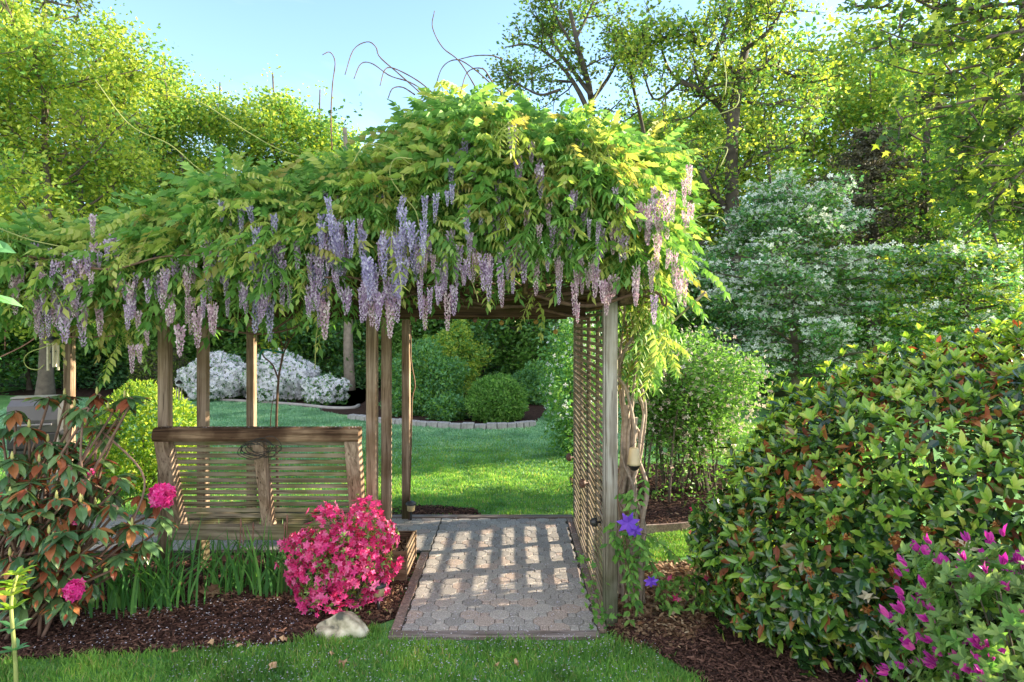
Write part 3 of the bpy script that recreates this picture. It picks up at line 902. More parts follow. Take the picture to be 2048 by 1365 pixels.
# ================================================================== WIND CHIMES, GOURDS, LANTERN
M_CH = plain('chime_metal', (.55, .50, .40), .35, .4, .1, 20)
def chime(x, y, ztop, L, r, n, label, hang):
    e = empty('wind_chime', (x, y, ztop), label, 'wind chime', 'wind chimes hanging from the pergola')
    mb = MB(); mb.tube([(0, 0, hang), (0, 0, 0)], .003, 4); mb.build('cord', M_BLK, e)
    mb = MB(); mb.lathe([(r, -.015), (r, 0), (r * .3, .02)], (0, 0, 0), 14); mb.build('top_plate', M_BLK, e)
    for k in range(n):
        a = k * 2 * math.pi / n + .4; l = L * (1 - .12 * (k % 3))
        mb = MB(); mb.tube([(r * .8 * math.cos(a), r * .8 * math.sin(a), -.05), (r * .8 * math.cos(a), r * .8 * math.sin(a), -.05 - l)], .012 * (r / .06), 8); mb.build('chime_tube', M_CH, e)
    mb = MB(); mb.tube([(0, 0, -.02), (0, 0, -.6 * L)], .002, 4); mb.lathe([(.001, -.5 * L), (r * .45, -.5 * L + .002), (r * .45, -.5 * L + .012), (.001, -.5 * L + .014)], (0, 0, 0), 12); mb.build('clapper', M_BLK, e)
p = P(106, 678, 7.3); chime(p[0], p[1], p[2], .30, .062, 5, 'large wind chime with pale metal tubes left of the leftmost post', 2.33 - p[2])
p = P(358, 765, 6.6); chime(p[0], p[1], p[2], .13, .03, 4, 'small wind chime beside the front bench post', 2.45 - p[2])
M_GO = plain('gourd_ochre', (.30, .19, .04), .5, 0, .25, 20); M_GOR = plain('gourd_red_brown', (.13, .06, .04), .5, 0, .25, 20)
for px, py, d, r, m, lb in ((1111, 664, 5.66, .023, M_GO, 'small ochre ball hanging on a cord near the lattice'),
                            (1072, 644, 5.75, .024, M_GO, 'ochre ball tucked under the beam right of the one at mid opening'),
                            (1003, 646, 5.75, .024, M_GO, 'ochre ball under the beam at the middle of the opening'),
                            (950, 641, 5.75, .022, M_GOR, 'dark ball under the beam left of the middle of the opening'),
                            (829, 640, 5.75, .023, M_GOR, 'reddish ball under the beam beside the far post'),
                            (475, 645, 5.72, .028, M_GOR, 'red-brown ball hanging above the left part of the bench')):
    e = empty('hanging_ball', P(px, py, d), lb, 'ornament', 'small balls hanging under the beam')
    mb = MB(); mb.lathe([(.001, -r), (r * .6, -r * .8), (r, -r * .1), (r * .85, r * .5), (r * .3, r * .9), (.001, r)], (0, 0, 0), 14); mb.build('ball', m, e, True)
    hz_ = 2.315 - P(px, py, d)[2]
    mb = MB(); mb.tube([(0, 0, r * .8), (0, 0, max(hz_, r + .02))], .0018, 4); mb.build('cord', M_BLK, e)
# lantern-like feeder on the vine trunk
lp = P(1268, 930, 5.02)
ln = empty('hanging_feeder', lp, 'cream tapered hanging feeder with dark base behind the lattice post', 'feeder')
mb = MB(); mb.lathe([(.053, .0), (.050, .015), (.036, .125), (.030, .13)], (0, 0, 0), 18); mb.build('jar', plain('jar_cream', (.50, .40, .24), .35), ln, True)
mb = MB(); mb.lathe([(.012, -.045), (.03, -.035), (.046, -.008), (.055, -.001)], (0, 0, 0), 18); mb.build('base', M_BLK, ln, True)
mb = MB(); mb.tube(smooth_path([(.05, 0, .0), (.085, 0, .08), (.07, 0, .15), (.02, 0, .175), (-.02, 0, .14)], 20), .0022, 5); mb.build('wire_handle', M_BLK, ln, True)

#VEG#
# ================================================================== WISTERIA
wis = empty('wisteria', (.93, 5.3, 0), 'flowering wisteria with hanging lilac clusters covering the top of the pergola', 'wisteria')
topx = np.array([(a - VX) * 5.7 / F for a in (-300, 0, 100, 200, 330, 450, 550, 620, 720, 790, 850, 950, 1050, 1120, 1200, 1290, 1360, 1400, 1425)])
topz = np.array([EYE + (HOR - b) * 5.7 / F for b in (530, 525, 518, 490, 465, 445, 412, 390, 362, 318, 288, 292, 285, 278, 298, 326, 370, 430, 520)])
def ztop(x): return np.interp(x, topx, topz)
def zbase(x): return np.interp(x, [-6, -3.6, -1.6, -1.0, .5, 1.0, 1.3], [2.50, 2.50, 2.56, 2.70, 2.76, 2.66, 2.3])
def wisp(n, x=None, th=None, depth=.3):
    """points and outward normals on the leafy mound over the roof"""
    x = R.uniform(-5.6, 1.18, n) if x is None else x
    th = R.uniform(0, 1, n) ** 1.15 * math.pi if th is None else th
    zt, zb = ztop(x), zbase(x)
    k = 1 + .13 * np.sin(x * 3.1 + th * 2) + .11 * np.sin(x * 7.3 + 1 + th * 3.7) + .05 * np.sin(x * 13 + th * 6)
    sh = 1 - R.uniform(0, 1, n) ** 1.6 * depth
    front = np.cos(th) > 0
    cap = np.clip((1.18 - x) / .45, .0, 1) ** .5
    a = np.where(front, 1.02, 2.3) * (.45 + .55 * cap)
    yc = 5.75
    y = yc - a * np.sign(np.cos(th)) * np.abs(np.cos(th)) ** .7 * sh * (k * .5 + .5)
    z = zb + (zt - zb) * np.sin(th) ** .75 * sh * k
    nx_ = np.clip((x - 1.0) / .4, 0, 1)
    nn = norm(np.stack([nx_ + R.normal(size=n) * .25, -np.cos(th), np.sin(th) * .8 + .1], -1))
    return np.stack([x, y, z], -1), nn

def comp_leaf(nl=6, L=1.0, arch=.5):
    """pinnate leaf: rachis along +Y arching down, leaflets in pairs"""
    V = []; Fs = []
    ts = np.linspace(0, 1, 8)
    cy_ = lambda t: np.array([0, L * (t - .12 * t * t), -arch * L * t * t])
    for k, t in enumerate(ts):
        p = cy_(t); V += [p + [-.008, 0, 0], p + [.008, 0, 0]]
    for k in range(7): Fs.append((2 * k, 2 * k + 1, 2 * k + 3, 2 * k + 2))
    for j in range(nl):
        t = .2 + .74 * j / (nl - 1); p = cy_(t)
        ln_ = .29 * (1 - .35 * abs(t - .5)) * R.uniform(.85, 1.15); 
        for s in (-1, 1):
            dd = norm(np.array([s * .85, .35 + .35 * t, -.65 - .6 * R.uniform(0, 1)]))
            w = norm(np.cross(dd, [0, -.5, 1.0])) * ln_ * .23
            b0 = len(V)
            V += [p, p + dd * ln_ * .42 + w + [0, 0, .012], p + dd * ln_ + [0, 0, -.05 * ln_], p + dd * ln_ * .42 - w + [0, 0, .012], p + dd * ln_ * .45 + [0, 0, -.008]]
            Fs += [(b0, b0 + 1, b0 + 2, b0 + 4), (b0, b0 + 4, b0 + 2, b0 + 3)]
    p = cy_(1.0); dd = norm(np.array([0, .7, -.7])); w = np.array([.045, 0, 0]); b0 = len(V)
    V += [p, p + dd * .1 + w, p + dd * .26, p + dd * .1 - w]; Fs.append((b0, b0 + 1, b0 + 2, b0 + 3))
    return np.array(V), Fs
CL = [comp_leaf(6, 1, .45), comp_leaf(5, .9, .7), comp_leaf(6, 1, .2), comp_leaf(5, 1, .9)]

def wleaves(mb, pos, nrm, size=.30, ymix=.3, bmix=.08):
    n = len(pos)
    tang = rdir(n) * np.array([1, .6, .35])
    y = norm(nrm * .75 + tang * .95 + np.array([0, 0, -.28]))
    z = norm(nrm * .4 + np.array([0, 0, 1.0]) + rdir(n) * .25)
    s = size * R.uniform(.65, 1.25, n)
    m = R.choice(3, n, p=[1 - ymix - bmix, ymix, bmix]); t = R.integers(0, 4, n)
    fr = frames(y, z)
    for a in range(3):
        for b in range(4):
            q = (m == a) & (t == b)
            if q.any(): mb.inst(CL[b][0], CL[b][1], pos[q], fr[q], s[q], a)
mb = MB()
p_, n_ = wisp(3600, depth=.75); wleaves(mb, p_, n_, .36, .10, .02)
p_, n_ = wisp(3000, th=R.uniform(0, .62, 3000) * math.pi, depth=.14); wleaves(mb, p_, n_, .31, .30, .05)
p_, n_ = wisp(900, x=R.uniform(-1.3, 1.3, 900), th=R.uniform(.1, .7, 900) * math.pi, depth=.3); wleaves(mb, p_, n_, .34, .25, .04)
# tips standing clear of the mound
p_, n_ = wisp(420, th=R.uniform(.2, .62, 420) * math.pi, depth=0); wleaves(mb, p_ + n_ * R.uniform(.0, .16, 420)[:, None], n_, .27, .5, .1)
p_, n_ = wisp(420, th=R.uniform(.03, .35, 420) * math.pi, depth=0); wleaves(mb, p_ + n_ * R.uniform(.02, .12, 420)[:, None], n_, .26, .6, .08)
# long young shoots arching out of the mass, leaves set along them
shoot = []
for k in range(62):
    px = R.uniform(-4.6, 1.0); th0 = R.uniform(.12, .6) * math.pi
    q_, m_ = wisp(1, x=np.array([px]), th=np.array([th0]), depth=0); q_, m_ = q_[0], m_[0]
    d0 = norm(m_ + np.array([R.normal() * .9, -.2, .1])); L_ = R.uniform(.3, .6)
    pts = np.array([q_ - m_ * .15 + d0 * L_ * t + np.array([0, 0, -.45 * L_ * t * t]) for t in np.linspace(0, 1, 10)]); shoot.append((pts, .004, .002))
    for i in (4, 6, 7, 8, 9):
        dd = norm((pts[i] - pts[i - 1])); yy = norm(dd[None] + R.normal(size=(2, 3)) * .6 + [0, 0, -.3])
        wleaves(mb, np.repeat(pts[i][None], 2, 0), yy, .21, .75, .1)
# curtain on the right of the lattice post
n = 250
u = R.uniform(0, 1, n) ** 1.3; zz_ = 3.0 - 1.05 * u
c = np.stack([1.0 + .08 * np.sin(u * 3) + R.normal(size=n) * .10 * (1.1 - .55 * u), 5.25 + R.normal(size=n) * .38 * (1.1 - .5 * u), zz_], -1)
wleaves(mb, c, norm(c - np.array([.85, 5.6, 2.6])), .25, .3, .06)
# bits hanging down the front of the left half
for (px, py, d) in ((60, 610, 4.8), (250, 640, 4.85), (300, 625, 4.9), (385, 600, 4.85), (470, 585, 4.8), (610, 600, 4.9), (640, 620, 4.95), (570, 590, 4.8), (790, 600, 5.0), (860, 480, 4.55), (880, 500, 4.6), (1055, 590, 5.0), (700, 560, 4.8), (1060, 520, 4.7), (150, 640, 4.8), (230, 690, 4.9), (260, 660, 4.9), (330, 610, 4.8)):
    k = 7; c = P(px, py, d) + R.normal(size=(k, 3)) * np.array([.07, .06, .07]) + [0, 0, .10]
    wleaves(mb, c, norm(rdir(k) * .6 + np.array([0, -.6, -.3])), .24, .45, .1)
lv = mb.build('leaves', [L_WIS, L_WISY, L_WISB]); rel(lv, wis)

# flower racemes
def raceme(nf=95, L=1.0, fl=.075):
    V = []; Fs = []
    for k in range(nf):
        t = (k + .5) / nf; a = k * 2.4
        r = (.115 * (1 - t) ** .45 + .02) * R.uniform(.6, 1.2)
        c = np.array([math.cos(a) * r, math.sin(a) * r, -L * t])
        o = norm(np.array([math.cos(a), math.sin(a), -.25]) + R.normal(size=3) * .25); f = fl * (1.1 - .55 * t)
        u = norm(np.cross(o, [0, 0, 1.0])); w = np.cross(o, u)
        b0 = len(V)
        V += [c, c + u * f * .6 + w * f * .5 + o * f * .3, c + w * f * 1.1 + o * f * .1, c - u * f * .6 + w * f * .5 + o * f * .3, c + o * f * .9 - w * f * .4, c - w * f * .5 + o * f * .2]
        Fs += [(b0, b0 + 1, b0 + 2, b0 + 3), (b0, b0 + 1, b0 + 4), (b0, b0 + 4, b0 + 3), (b0, b0 + 4, b0 + 5)]
    b0 = len(V)
    V += [(.006, 0, .12), (-.006, 0, .12), (-.004, 0, -L), (.004, 0, -L)]; Fs.append((b0, b0 + 1, b0 + 2, b0 + 3))
    return np.array(V), Fs
RT = [raceme(58, 1, .095), raceme(44, .85, .10), raceme(66, 1.2, .088)]
rmesh = []
for mi, m in enumerate((F_WIS1, F_WIS2, F_WIS3)):
    for t in RT:
        q = MB(); q.add(t[0], t[1]); o = q.build('flower_cluster', m, wis); rmesh.append(o)
spots = []
def sp(n, px0, px1, py0, py1, d0, d1, tone, s=.25):
    for k in range(n): spots.append((R.uniform(px0, px1), R.uniform(py0, py1), R.uniform(d0, d1), tone, s * R.uniform(.6, 1.0)))
sp(38, 640, 850, 390, 540, 4.45, 4.7, 1, .25); sp(8, 20, 120, 500, 600, 4.6, 4.8, 2, .24)
sp(14, 500, 650, 440, 540, 4.5, 4.75, 1, .22)
sp(8, 420, 560, 400, 460, 4.6, 4.8, 1, .2)
sp(10, 470, 640, 545, 600, 4.65, 4.9, 0, .23)
sp(8, 650, 800, 540, 590, 4.8, 5.2, 0, .24)
sp(9, 960, 1120, 500, 560, 4.6, 4.85, 0, .2)
sp(8, 1115, 1215, 520, 580, 4.65, 4.85, 2, .19)
sp(8, 1250, 1375, 480, 560, 4.55, 4.8, 2, .23)
sp(7, 1270, 1380, 380, 470, 4.6, 4.8, 2, .25)
sp(9, 1140, 1250, 370, 470, 4.55, 4.7, 0, .18)
sp(7, 1010, 1085, 245, 330, 4.65, 4.8, 0, .26)
sp(4, 860, 960, 260, 320, 4.8, 4.9, 1, .22)
sp(6, 850, 980, 350, 450, 4.55, 4.7, 1, .18)
sp(12, 20, 150, 540, 620, 4.7, 4.95, 0, .22)
sp(7, 100, 200, 500, 560, 4.6, 4.9, 0, .2)
sp(6, 330, 430, 590, 640, 4.8, 5.0, 2, .22)
sp(4, 230, 300, 610, 690, 4.8, 5.0, 2, .18)
sp(4, 840, 910, 560, 600, 5.1, 5.3, 0, .18)
sp(5, 880, 960, 500, 560, 4.7, 4.9, 0, .18)
sp(16, 620, 830, 420, 560, 4.6, 4.7, 0, .2); sp(10, 420, 620, 470, 600, 4.6, 4.7, 0, .2); sp(12, 830, 1240, 480, 590, 4.6, 4.8, 2, .18)
sp(12, -20, 240, 520, 640, 4.6, 4.8, 2, .2); sp(8, 220, 440, 500, 640, 4.6, 4.8, 0, .2)
for (px, py, d, t, s) in ((780, 600, 4.95, 2, .26), (742, 570, 5.0, 2, .24), (650, 600, 4.95, 2, .27), (642, 570, 4.9, 0, .24), (690, 575, 5.2, 0, .22), (1190, 545, 4.65, 2, .2), (1225, 550, 4.66, 2, .22), (1205, 560, 4.6, 2, .18), (1308, 590, 5.2, 0, .2), (1155, 605, 5.3, 2, .14), (130, 610, 4.9, 0, .3), (160, 600, 4.9, 0, .28), (850, 590, 5.4, 2, .2), (895, 585, 5.4, 2, .22), (395, 625, 4.9, 2, .24), (360, 650, 4.9, 2, .25), (515, 590, 4.8, 1, .26), (540, 600, 4.8, 1, .24)):
    spots.append((px, py, d, t, s))
fx = [0, 100, 200, 260, 330, 380, 450, 550, 640, 700, 760, 800, 850, 900, 1050, 1100, 1200, 1250, 1350, 1390]
fy = [650, 655, 610, 690, 680, 680, 640, 640, 680, 610, 680, 670, 640, 640, 600, 580, 590, 575, 550, 500]
for px in np.arange(-20, 1385, 13):
    bot = np.interp(px, fx, fy) - R.uniform(-5, 110); spots.append((px + R.normal() * 8, bot - 74, R.uniform(4.65, 4.9), 2 if (px > 1050 or px < 420) and R.uniform() < .65 else 0, R.uniform(.15, .23)))
order = list(range(len(spots))); random.shuffle(order)
rest = [MB(), MB(), MB()]
for c_, k in enumerate(order):
    px, py, d, t, s = spots[k]; p = P(px, py, d)
    hh = np.clip((p[2] - .10 - zbase(p[0])) / (ztop(p[0]) - zbase(p[0])), 0, .98)
    d = min(d, 5.75 - 1.02 * (1 - hh ** 2.67) ** .35 - .08) - R.uniform(0, .10); p = P(px, py, d)
    ti = R.integers(0, 3); rz = R.uniform(0, 6.28)
    if c_ < 100:
        src = rmesh[t * 3 + ti]
        if not src.get('used'): o = src; o['used'] = 1
        else: o = src.copy(); COL.objects.link(o); o.parent = wis
        o.location = (p[0] - .93, p[1] - 5.3, p[2]); o.scale = (s * .78, s * .78, s * 1.02); o.rotation_euler = (R.normal() * .12, R.normal() * .12, rz)
    else:
        M_ = np.array(Matrix.Rotation(rz, 3, 'Z')); rest[t].inst(RT[ti][0], RT[ti][1], [p], M_[None], [[s * .78, s * .78, s * 1.02]])
allr = MB()
for t in range(3):
    for k in range(len(rest[t].V)):
        pass
for t in range(3):
    for V_, L_, C_, M_ in zip(rest[t].V, rest[t].L, rest[t].C, rest[t].M):
        allr.V.append(V_); allr.L.append(L_ - L_.min() + allr.n); allr.C.append(C_); allr.M.append(np.full(len(C_), t)); allr.n += len(V_)
# inner, half hidden racemes deeper in the leaves
p_, n_ = wisp(130, th=R.uniform(.03, .3, 130) * math.pi, depth=.1)
for k in range(130):
    M_ = np.array(Matrix.Rotation(R.uniform(0, 6), 3, 'Z')); ti = R.integers(0, 3)
    s = R.uniform(.15, .24); t = 1 if -3 < p_[k][0] < -.6 else (2 if p_[k][0] > .4 else 0)
    allr.inst(RT[ti][0], RT[ti][1], [p_[k] + n_[k] * .02], M_[None], [[s, s, s * 1.2]], mat=t)
o = allr.build('flower_clusters', [F_WIS1, F_WIS2, F_WIS3]); o['kind'] = 'stuff'; rel(o, wis)
for o in rmesh:
    if not o.get('used'): bpy.data.objects.remove(o)
    elif 'used' in o: del o['used']
for o in [x for x in bpy.data.objects if x.parent == wis and 'used' in x]: del o['used']

# twisted stems: trunk bundle right of the post, and the tangle under the roof
def stems(name, paths, mat):
    mb = MB()
    for pts, r0, r1 in paths:
        q = smooth_path(pts, 30); mb.tube(q, np.linspace(r0, r1, 30) * (1 + .12 * np.sin(np.arange(30) * 1.7 + r0 * 900)), 7)
    return rel(mb.build(name, mat, smooth=True), wis)
def each(name, paths, mat):
    for p in paths: stems(name, [p], mat)
paths = []
for k in range(9):
    a0 = k * .7; pts = []
    for j, z in enumerate(np.linspace(-.03, 1.95, 11)):
        a = a0 + z * (2.8 if k % 2 else -2.0) + R.normal() * .35; rad = .085 + .05 * math.sin(z * 2.6 + k)
        pts.append((.93 + math.cos(a) * rad + .03 * math.sin(z * 1.7), 5.3 + math.sin(a) * rad, z))
    ex = R.uniform(-.2, .55); pts += [(.95 + ex * .5, 5.3 + R.normal() * .1, 2.2), (.93 + ex, 5.25 + R.normal() * .3, 2.5)]
    paths.append((pts, R.uniform(.012, .024), .009))
paths.append(([(.97, 5.32, -.03), (.99, 5.28, .5), (.96, 5.3, 1.0), (.99, 5.3, 1.5)], .05, .03))
paths.append(([(.90, 5.36, -.03), (.87, 5.34, .5), (.90, 5.3, 1.1), (.93, 5.3, 1.6)], .042, .026))
stems('trunk', paths, VINE)
paths = []
for k in range(90):
    x0 = R.uniform(-5.5, .9); L = R.uniform(.8, 2.4); y = R.uniform(4.75, 6.6); z = R.uniform(2.46, 2.72)
    pts = [(x0 + L * t - (.0), y + .22 * math.sin(t * 3 + k) + R.normal() * .05, z + R.normal() * .035 - .05 * math.sin(t * 3.14)) for t in np.linspace(0, 1, 6)]
    pts = [(min(p[0], 1.1), p[1], p[2]) for p in pts]
    paths.append((pts, R.uniform(.007, .017), .005))
for pxs in (((1180, 588), (1120, 602), (1060, 612), (990, 613), (930, 600), (870, 578)), ((1150, 575), (1090, 588), (1000, 600), (950, 590), (900, 560)),
            ((1178, 640), (1120, 628), (1060, 615), (1010, 612)), ((1100, 570), (1030, 585), (960, 575), (900, 585), (840, 570))):
    paths.append(([P(a, b, 5.35 + .08 * math.sin(a)) for a, b in pxs], .013, .009))
for pxs in (((425, 655), (470, 664), (530, 668), (590, 655), (640, 625), (700, 600)), ((500, 600), (505, 640), (520, 662)), ((545, 662), (590, 632), (640, 610)), ((330, 610), (380, 640), (430, 655))):
    paths.append(([P(a, b, 5.35) for a, b in pxs], .011, .006))
stems('stem', paths, VINED)
# whips and tendrils
stems('stem', shoot, TENDR)
paths = []
for pxs, d in ((((690, 150), (707, 100), (735, 84), (752, 95), (760, 115), (800, 150), (850, 195), (890, 235)), 5.3), (((708, 158), (722, 128), (745, 128), (780, 152), (820, 165), (860, 190), (900, 225)), 5.4),
               (((869, 22), (865, 55), (885, 95), (920, 125), (960, 190), (985, 225)), 5.2), (((868, 185), (885, 135), (915, 120), (950, 140), (990, 175), (1015, 195)), 5.3),
               (((915, 120), (950, 112), (985, 112), (1005, 120)), 5.3), (((920, 190), (935, 145), (965, 138), (985, 165)), 5.1), (((645, 110), (660, 105), (670, 125), (665, 170), (662, 230), (664, 300)), 5.5),
               (((775, 200), (785, 178), (805, 175), (830, 190)), 5.2), (((760, 172), (770, 140), (790, 138), (840, 165), (885, 205)), 5.25)):
    paths.append(([P(a, b, d + .03 * i) for i, (a, b) in enumerate(pxs)], .0035, .006))
each('whip', paths, TWIG)
paths = []
for pxs, d in ((((704, 330), (725, 295), (755, 288), (790, 303), (815, 325), (830, 330)), 4.6), (((825, 318), (790, 318), (780, 350), (800, 385), (830, 420), (840, 455), (855, 480)), 4.5),
               (((330, 190), (400, 205), (480, 255), (560, 300), (640, 325)), 5.2), (((190, 160), (260, 250), (340, 290), (400, 340), (470, 380)), 5.3),
               (((1440, 335), (1455, 300), (1445, 295), (1425, 300)), 4.9), (((1435, 230), (1470, 215), (1478, 190), (1460, 175), (1440, 180)), 5.1), (((1385, 440), (1410, 432), (1440, 435), (1452, 448)), 4.8),
               (((1450, 190), (1452, 150), (1440, 90), (1425, 75), (1400, 110)), 5.2),
               (((225, 628), (160, 655), (100, 690), (60, 705), (48, 720), (55, 735), (75, 740), (88, 730)), 4.7), (((0, 540), (100, 520), (200, 530), (300, 545)), 4.6), (((-20, 450), (60, 480), (140, 500), (220, 545)), 4.6),
               (((1180, 215), (1210, 150), (1205, 140), (1180, 145)), 5.1), (((900, 470), (925, 520), (950, 580), (957, 605)), 4.6), (((640, 520), (642, 600), (632, 680), (630, 740)), 4.9)):
    paths.append(([P(a, b, d + .02 * i) for i, (a, b) in enumerate(pxs)], .004, .0035))
each('tendril', paths, TENDR)
paths = []
for pxs in (((0, 715), (50, 690), (100, 655), (140, 630)), ((10, 700), (12, 660), (30, 630), (90, 610)), ((70, 620), (110, 665), (160, 675), (230, 672)), ((800, 515), (820, 490), (790, 540), (745, 600), (740, 640))):
    paths.append(([P(a, b, 4.8) for a, b in pxs], .005, .0045))
each('young_stem', paths, TWIGR)

# ================================================================== rounded SHRUBS
def ellip(n, c, r, zmin=.02, shell=.25, bump=.12, half=None):
    """points and normals in the outer shell of a lumpy ellipsoid"""
    d = rdir(int(n * 2.2) + 30)
    ph = (c[0] * 3.3, c[1] * 1.7)
    k = 1 + bump * (np.sin(d[:, 0] * 4.3 + ph[0]) * np.cos(d[:, 2] * 5 + ph[1]) + .6 * np.sin(d[:, 1] * 8 + d[:, 0] * 6 + ph[1]) + .4 * np.sin(d[:, 2] * 13 + d[:, 0] * 11))
    rr = k * (1 - R.uniform(0, 1, len(d)) ** 1.5 * shell)
    p = d * np.array(r) * rr[:, None] + np.array(c)
    nn = norm(d / np.array(r))
    ok = p[:, 2] > zmin
    p, nn = p[ok][:n], nn[ok][:n]
    return p, nn

def shrub(name, c, r, leafm, label, n=4000, size=.06, shell=.3, bump=.12, flowers=None, cat='shrub', tmpl=T_FOLD, wts=None, stem=BARKD, group=None, nst=7, fup=.6, skirt=0.0):
    root = empty(name, (c[0], c[1], 0), label, cat, group)
    c = np.array(c, float); w = MB()
    for k in range(nst):
        e, _ = ellip(1, c, np.array(r) * .85); e = e[0]
        w.tube(smooth_path([(c[0] + R.normal() * .06 * r[0], c[1] + R.normal() * .06, -.03), (c[0] * .6 + e[0] * .4, c[1] * .6 + e[1] * .4, max(.1, e[2] * .5)), e], 8), np.linspace(.022, .006, 8), 5)
    rel(w.build('stem', stem, smooth=True), root)
    p, nn = ellip(n, c, r, shell=shell, bump=bump)
    mb = MB(); m = R.choice(len(leafm), len(p), p=wts)
    y = norm(nn * .7 + rdir(len(p)) * .9 + np.array([0, 0, .1])); z = norm(nn + rdir(len(p)) * .7)
    for k in range(len(leafm)):
        q = m == k; scatter(mb, tmpl, p[q], y[q], z[q], size, .35, k)
    rel(mb.build('foliage', leafm), root)
    if flowers:
        fm, fn, fs, ft, lo = flowers
        p, nn = ellip(fn, c, np.array(r) * 1.03, shell=.06, bump=bump)
        q = p[:, 2] > lo; p, nn = p[q], nn[q]
        mb = MB(); scatter(mb, ft, p, rdir(len(p)), nn + rdir(len(p)) * .4, fs, .3)
        o = mb.build('blossoms', fm); o['kind'] = 'stuff'; rel(o, root)
    return root

def blobs(px, py, d): q = P(px, py, d); return q
# white azaleas beyond the lawn
def far_shrub(name, pxl, pxr, pyt, d, leafm, label, depth=.8, **kw):
    x0 = (pxl - VX) * d / F; x1 = (pxr - VX) * d / F; zt = EYE - (pyt - HOR) * d / F
    rx = (x1 - x0) / 2; zc = zt * .42
    return shrub(name, ((x0 + x1) / 2, d, zc), (rx, depth, zt - zc), leafm, label, **kw)
far_shrub('white_azalea', 372, 505, 712, 19.9, [L_DEEP, L_BLUE], 'large rounded azalea covered in white blossom, at the left of the two big ones', 1.0, n=5000, size=.10, flowers=(F_WHITE, 4200, .062, T_FL5, .12), shell=.25)
far_shrub('white_azalea', 488, 632, 708, 19.6, [L_DEEP, L_BLUE], 'large rounded azalea covered in white blossom, right half of the white mass behind the posts', 1.0, n=5000, size=.10, flowers=(F_WHITE, 4200, .062, T_FL5, .12), shell=.25)
far_shrub('white_azalea', 610, 692, 757, 18.6, [L_MID, L_BLUE], 'small airy white azalea at the right foot of the big white ones', .5, n=2600, size=.09, flowers=(F_WHITE, 1300, .06, T_FL5, .12), shell=.35, bump=.2)
far_shrub('dark_shrub', 272, 385, 700, 20.5, [L_PURP, L_OLIVE], 'dark purplish rounded shrub left of the white azaleas', 1.0, n=6000, size=.09, bump=.06)
far_shrub('round_shrub', 934, 1052, 750, 15.4, [L_MID, L_DEEP], 'rounded bright green shrub behind the stone edging', .72, n=9000, size=.075, bump=.08, wts=[.5, .5])
far_shrub('low_shrub', 858, 935, 794, 15.6, [L_BLUE, L_DEEP], 'low blue-green shrub left of the rounded bright green one', .45, n=2600, size=.10, bump=.2)
far_shrub('tall_shrub', 778, 925, 695, 17.5, [L_DEEP, L_BLUE], 'tall loose green shrub behind the low blue-green one', 1.0, n=8000, size=.10, bump=.22)
far_shrub('tall_shrub', 840, 960, 652, 19.5, [L_MID, L_YEL], 'light green tall shrub with pale tips behind the loose green one', 1.0, n=8000, size=.11, bump=.25)
far_shrub('low_shrub', 770, 860, 780, 16.4, [L_DEEP, L_BLUE], 'low dark green shrub behind the far posts', .5, n=2600, size=.09, bump=.2)
far_shrub('tall_shrub', 1030, 1110, 735, 19.0, [L_DEEP, L_BLUE], 'deep green shrub in shade right of the rounded one', .9, n=5000, size=.10, bump=.2)
# flowering shrub seen left of the lattice
shrub('flowering_shrub', (1.08, 11.2, 1.15), (.55, .8, 1.35), [L_DEEP, L_BLUE, L_MID], 'loose green shrub with small white flowers just beyond the lattice', n=8000, size=.075, bump=.22, shell=.4, flowers=(F_WHITE, 420, .035, T_FL4, .5), nst=14)
# honeysuckle right of the post: several clumps on bare canes
hs = empty('flowering_shrub', (2.35, 8.9, 0), 'tall multi-stemmed shrub with small pale pink flowers right of the vine trunk', 'shrub')
w = MB(); mb = MB(); fl = MB(); tips = []
for k in range(34):
    a = R.uniform(0, 6.28); b0 = np.array([2.35 + R.normal() * .35, 8.9 + R.normal() * .3, -.02])
    e = np.array([2.35 + math.cos(a) * R.uniform(.1, 1.0), 8.9 + math.sin(a) * R.uniform(.1, .8), R.uniform(1.3, 2.0)])
    q = smooth_path([b0, b0 * .7 + e * .3 + [0, 0, .35], e], 12); w.tube(q, np.linspace(.018, .005, 12), 5)
    for j in (5, 7, 9, 11):
        for _ in range(3):
            t = limb(q[j], norm(rdir(1)[0] + [0, 0, .2]), R.uniform(.2, .5), .25, -.2, 4); w.tube(t, .004, 3, cap=False); tips += [t[2], t[3]]
tips = np.array(tips)
clumps(mb, tips, 16, .10, T_FOLD, .062, mats=(0, 1), wts=(.6, .4))
low = np.column_stack([R.uniform(1.4, 3.3, 50), R.uniform(8.2, 9.4, 50), R.uniform(.1, .5, 50)])
clumps(mb, low, 14, .10, T_FOLD, .06, mats=(0, 1), wts=(.4, .6))
p_, n_ = ellip(4600, (2.35, 8.9, 1.48), (1.0, .75, .66), shell=.4, bump=.15); scatter(mb, T_FOLD, p_, size=.065, mat=0)
scatter(fl, T_FL4, np.repeat(tips, 2, 0) + R.normal(size=(len(tips) * 2, 3)) * .09, size=.032, up=.3)
p_, n_ = ellip(420, (2.35, 8.9, 1.3), (1.03, .85, .9), shell=.1, bump=.15); scatter(fl, T_FL4, p_, size=.028)
rel(w.build('stem', BARK, smooth=True), hs); rel(mb.build('foliage', [L_MID, L_DEEP]), hs); o = fl.build('blossoms', F_SMALL); o['kind'] = 'stuff'; rel(o, hs)

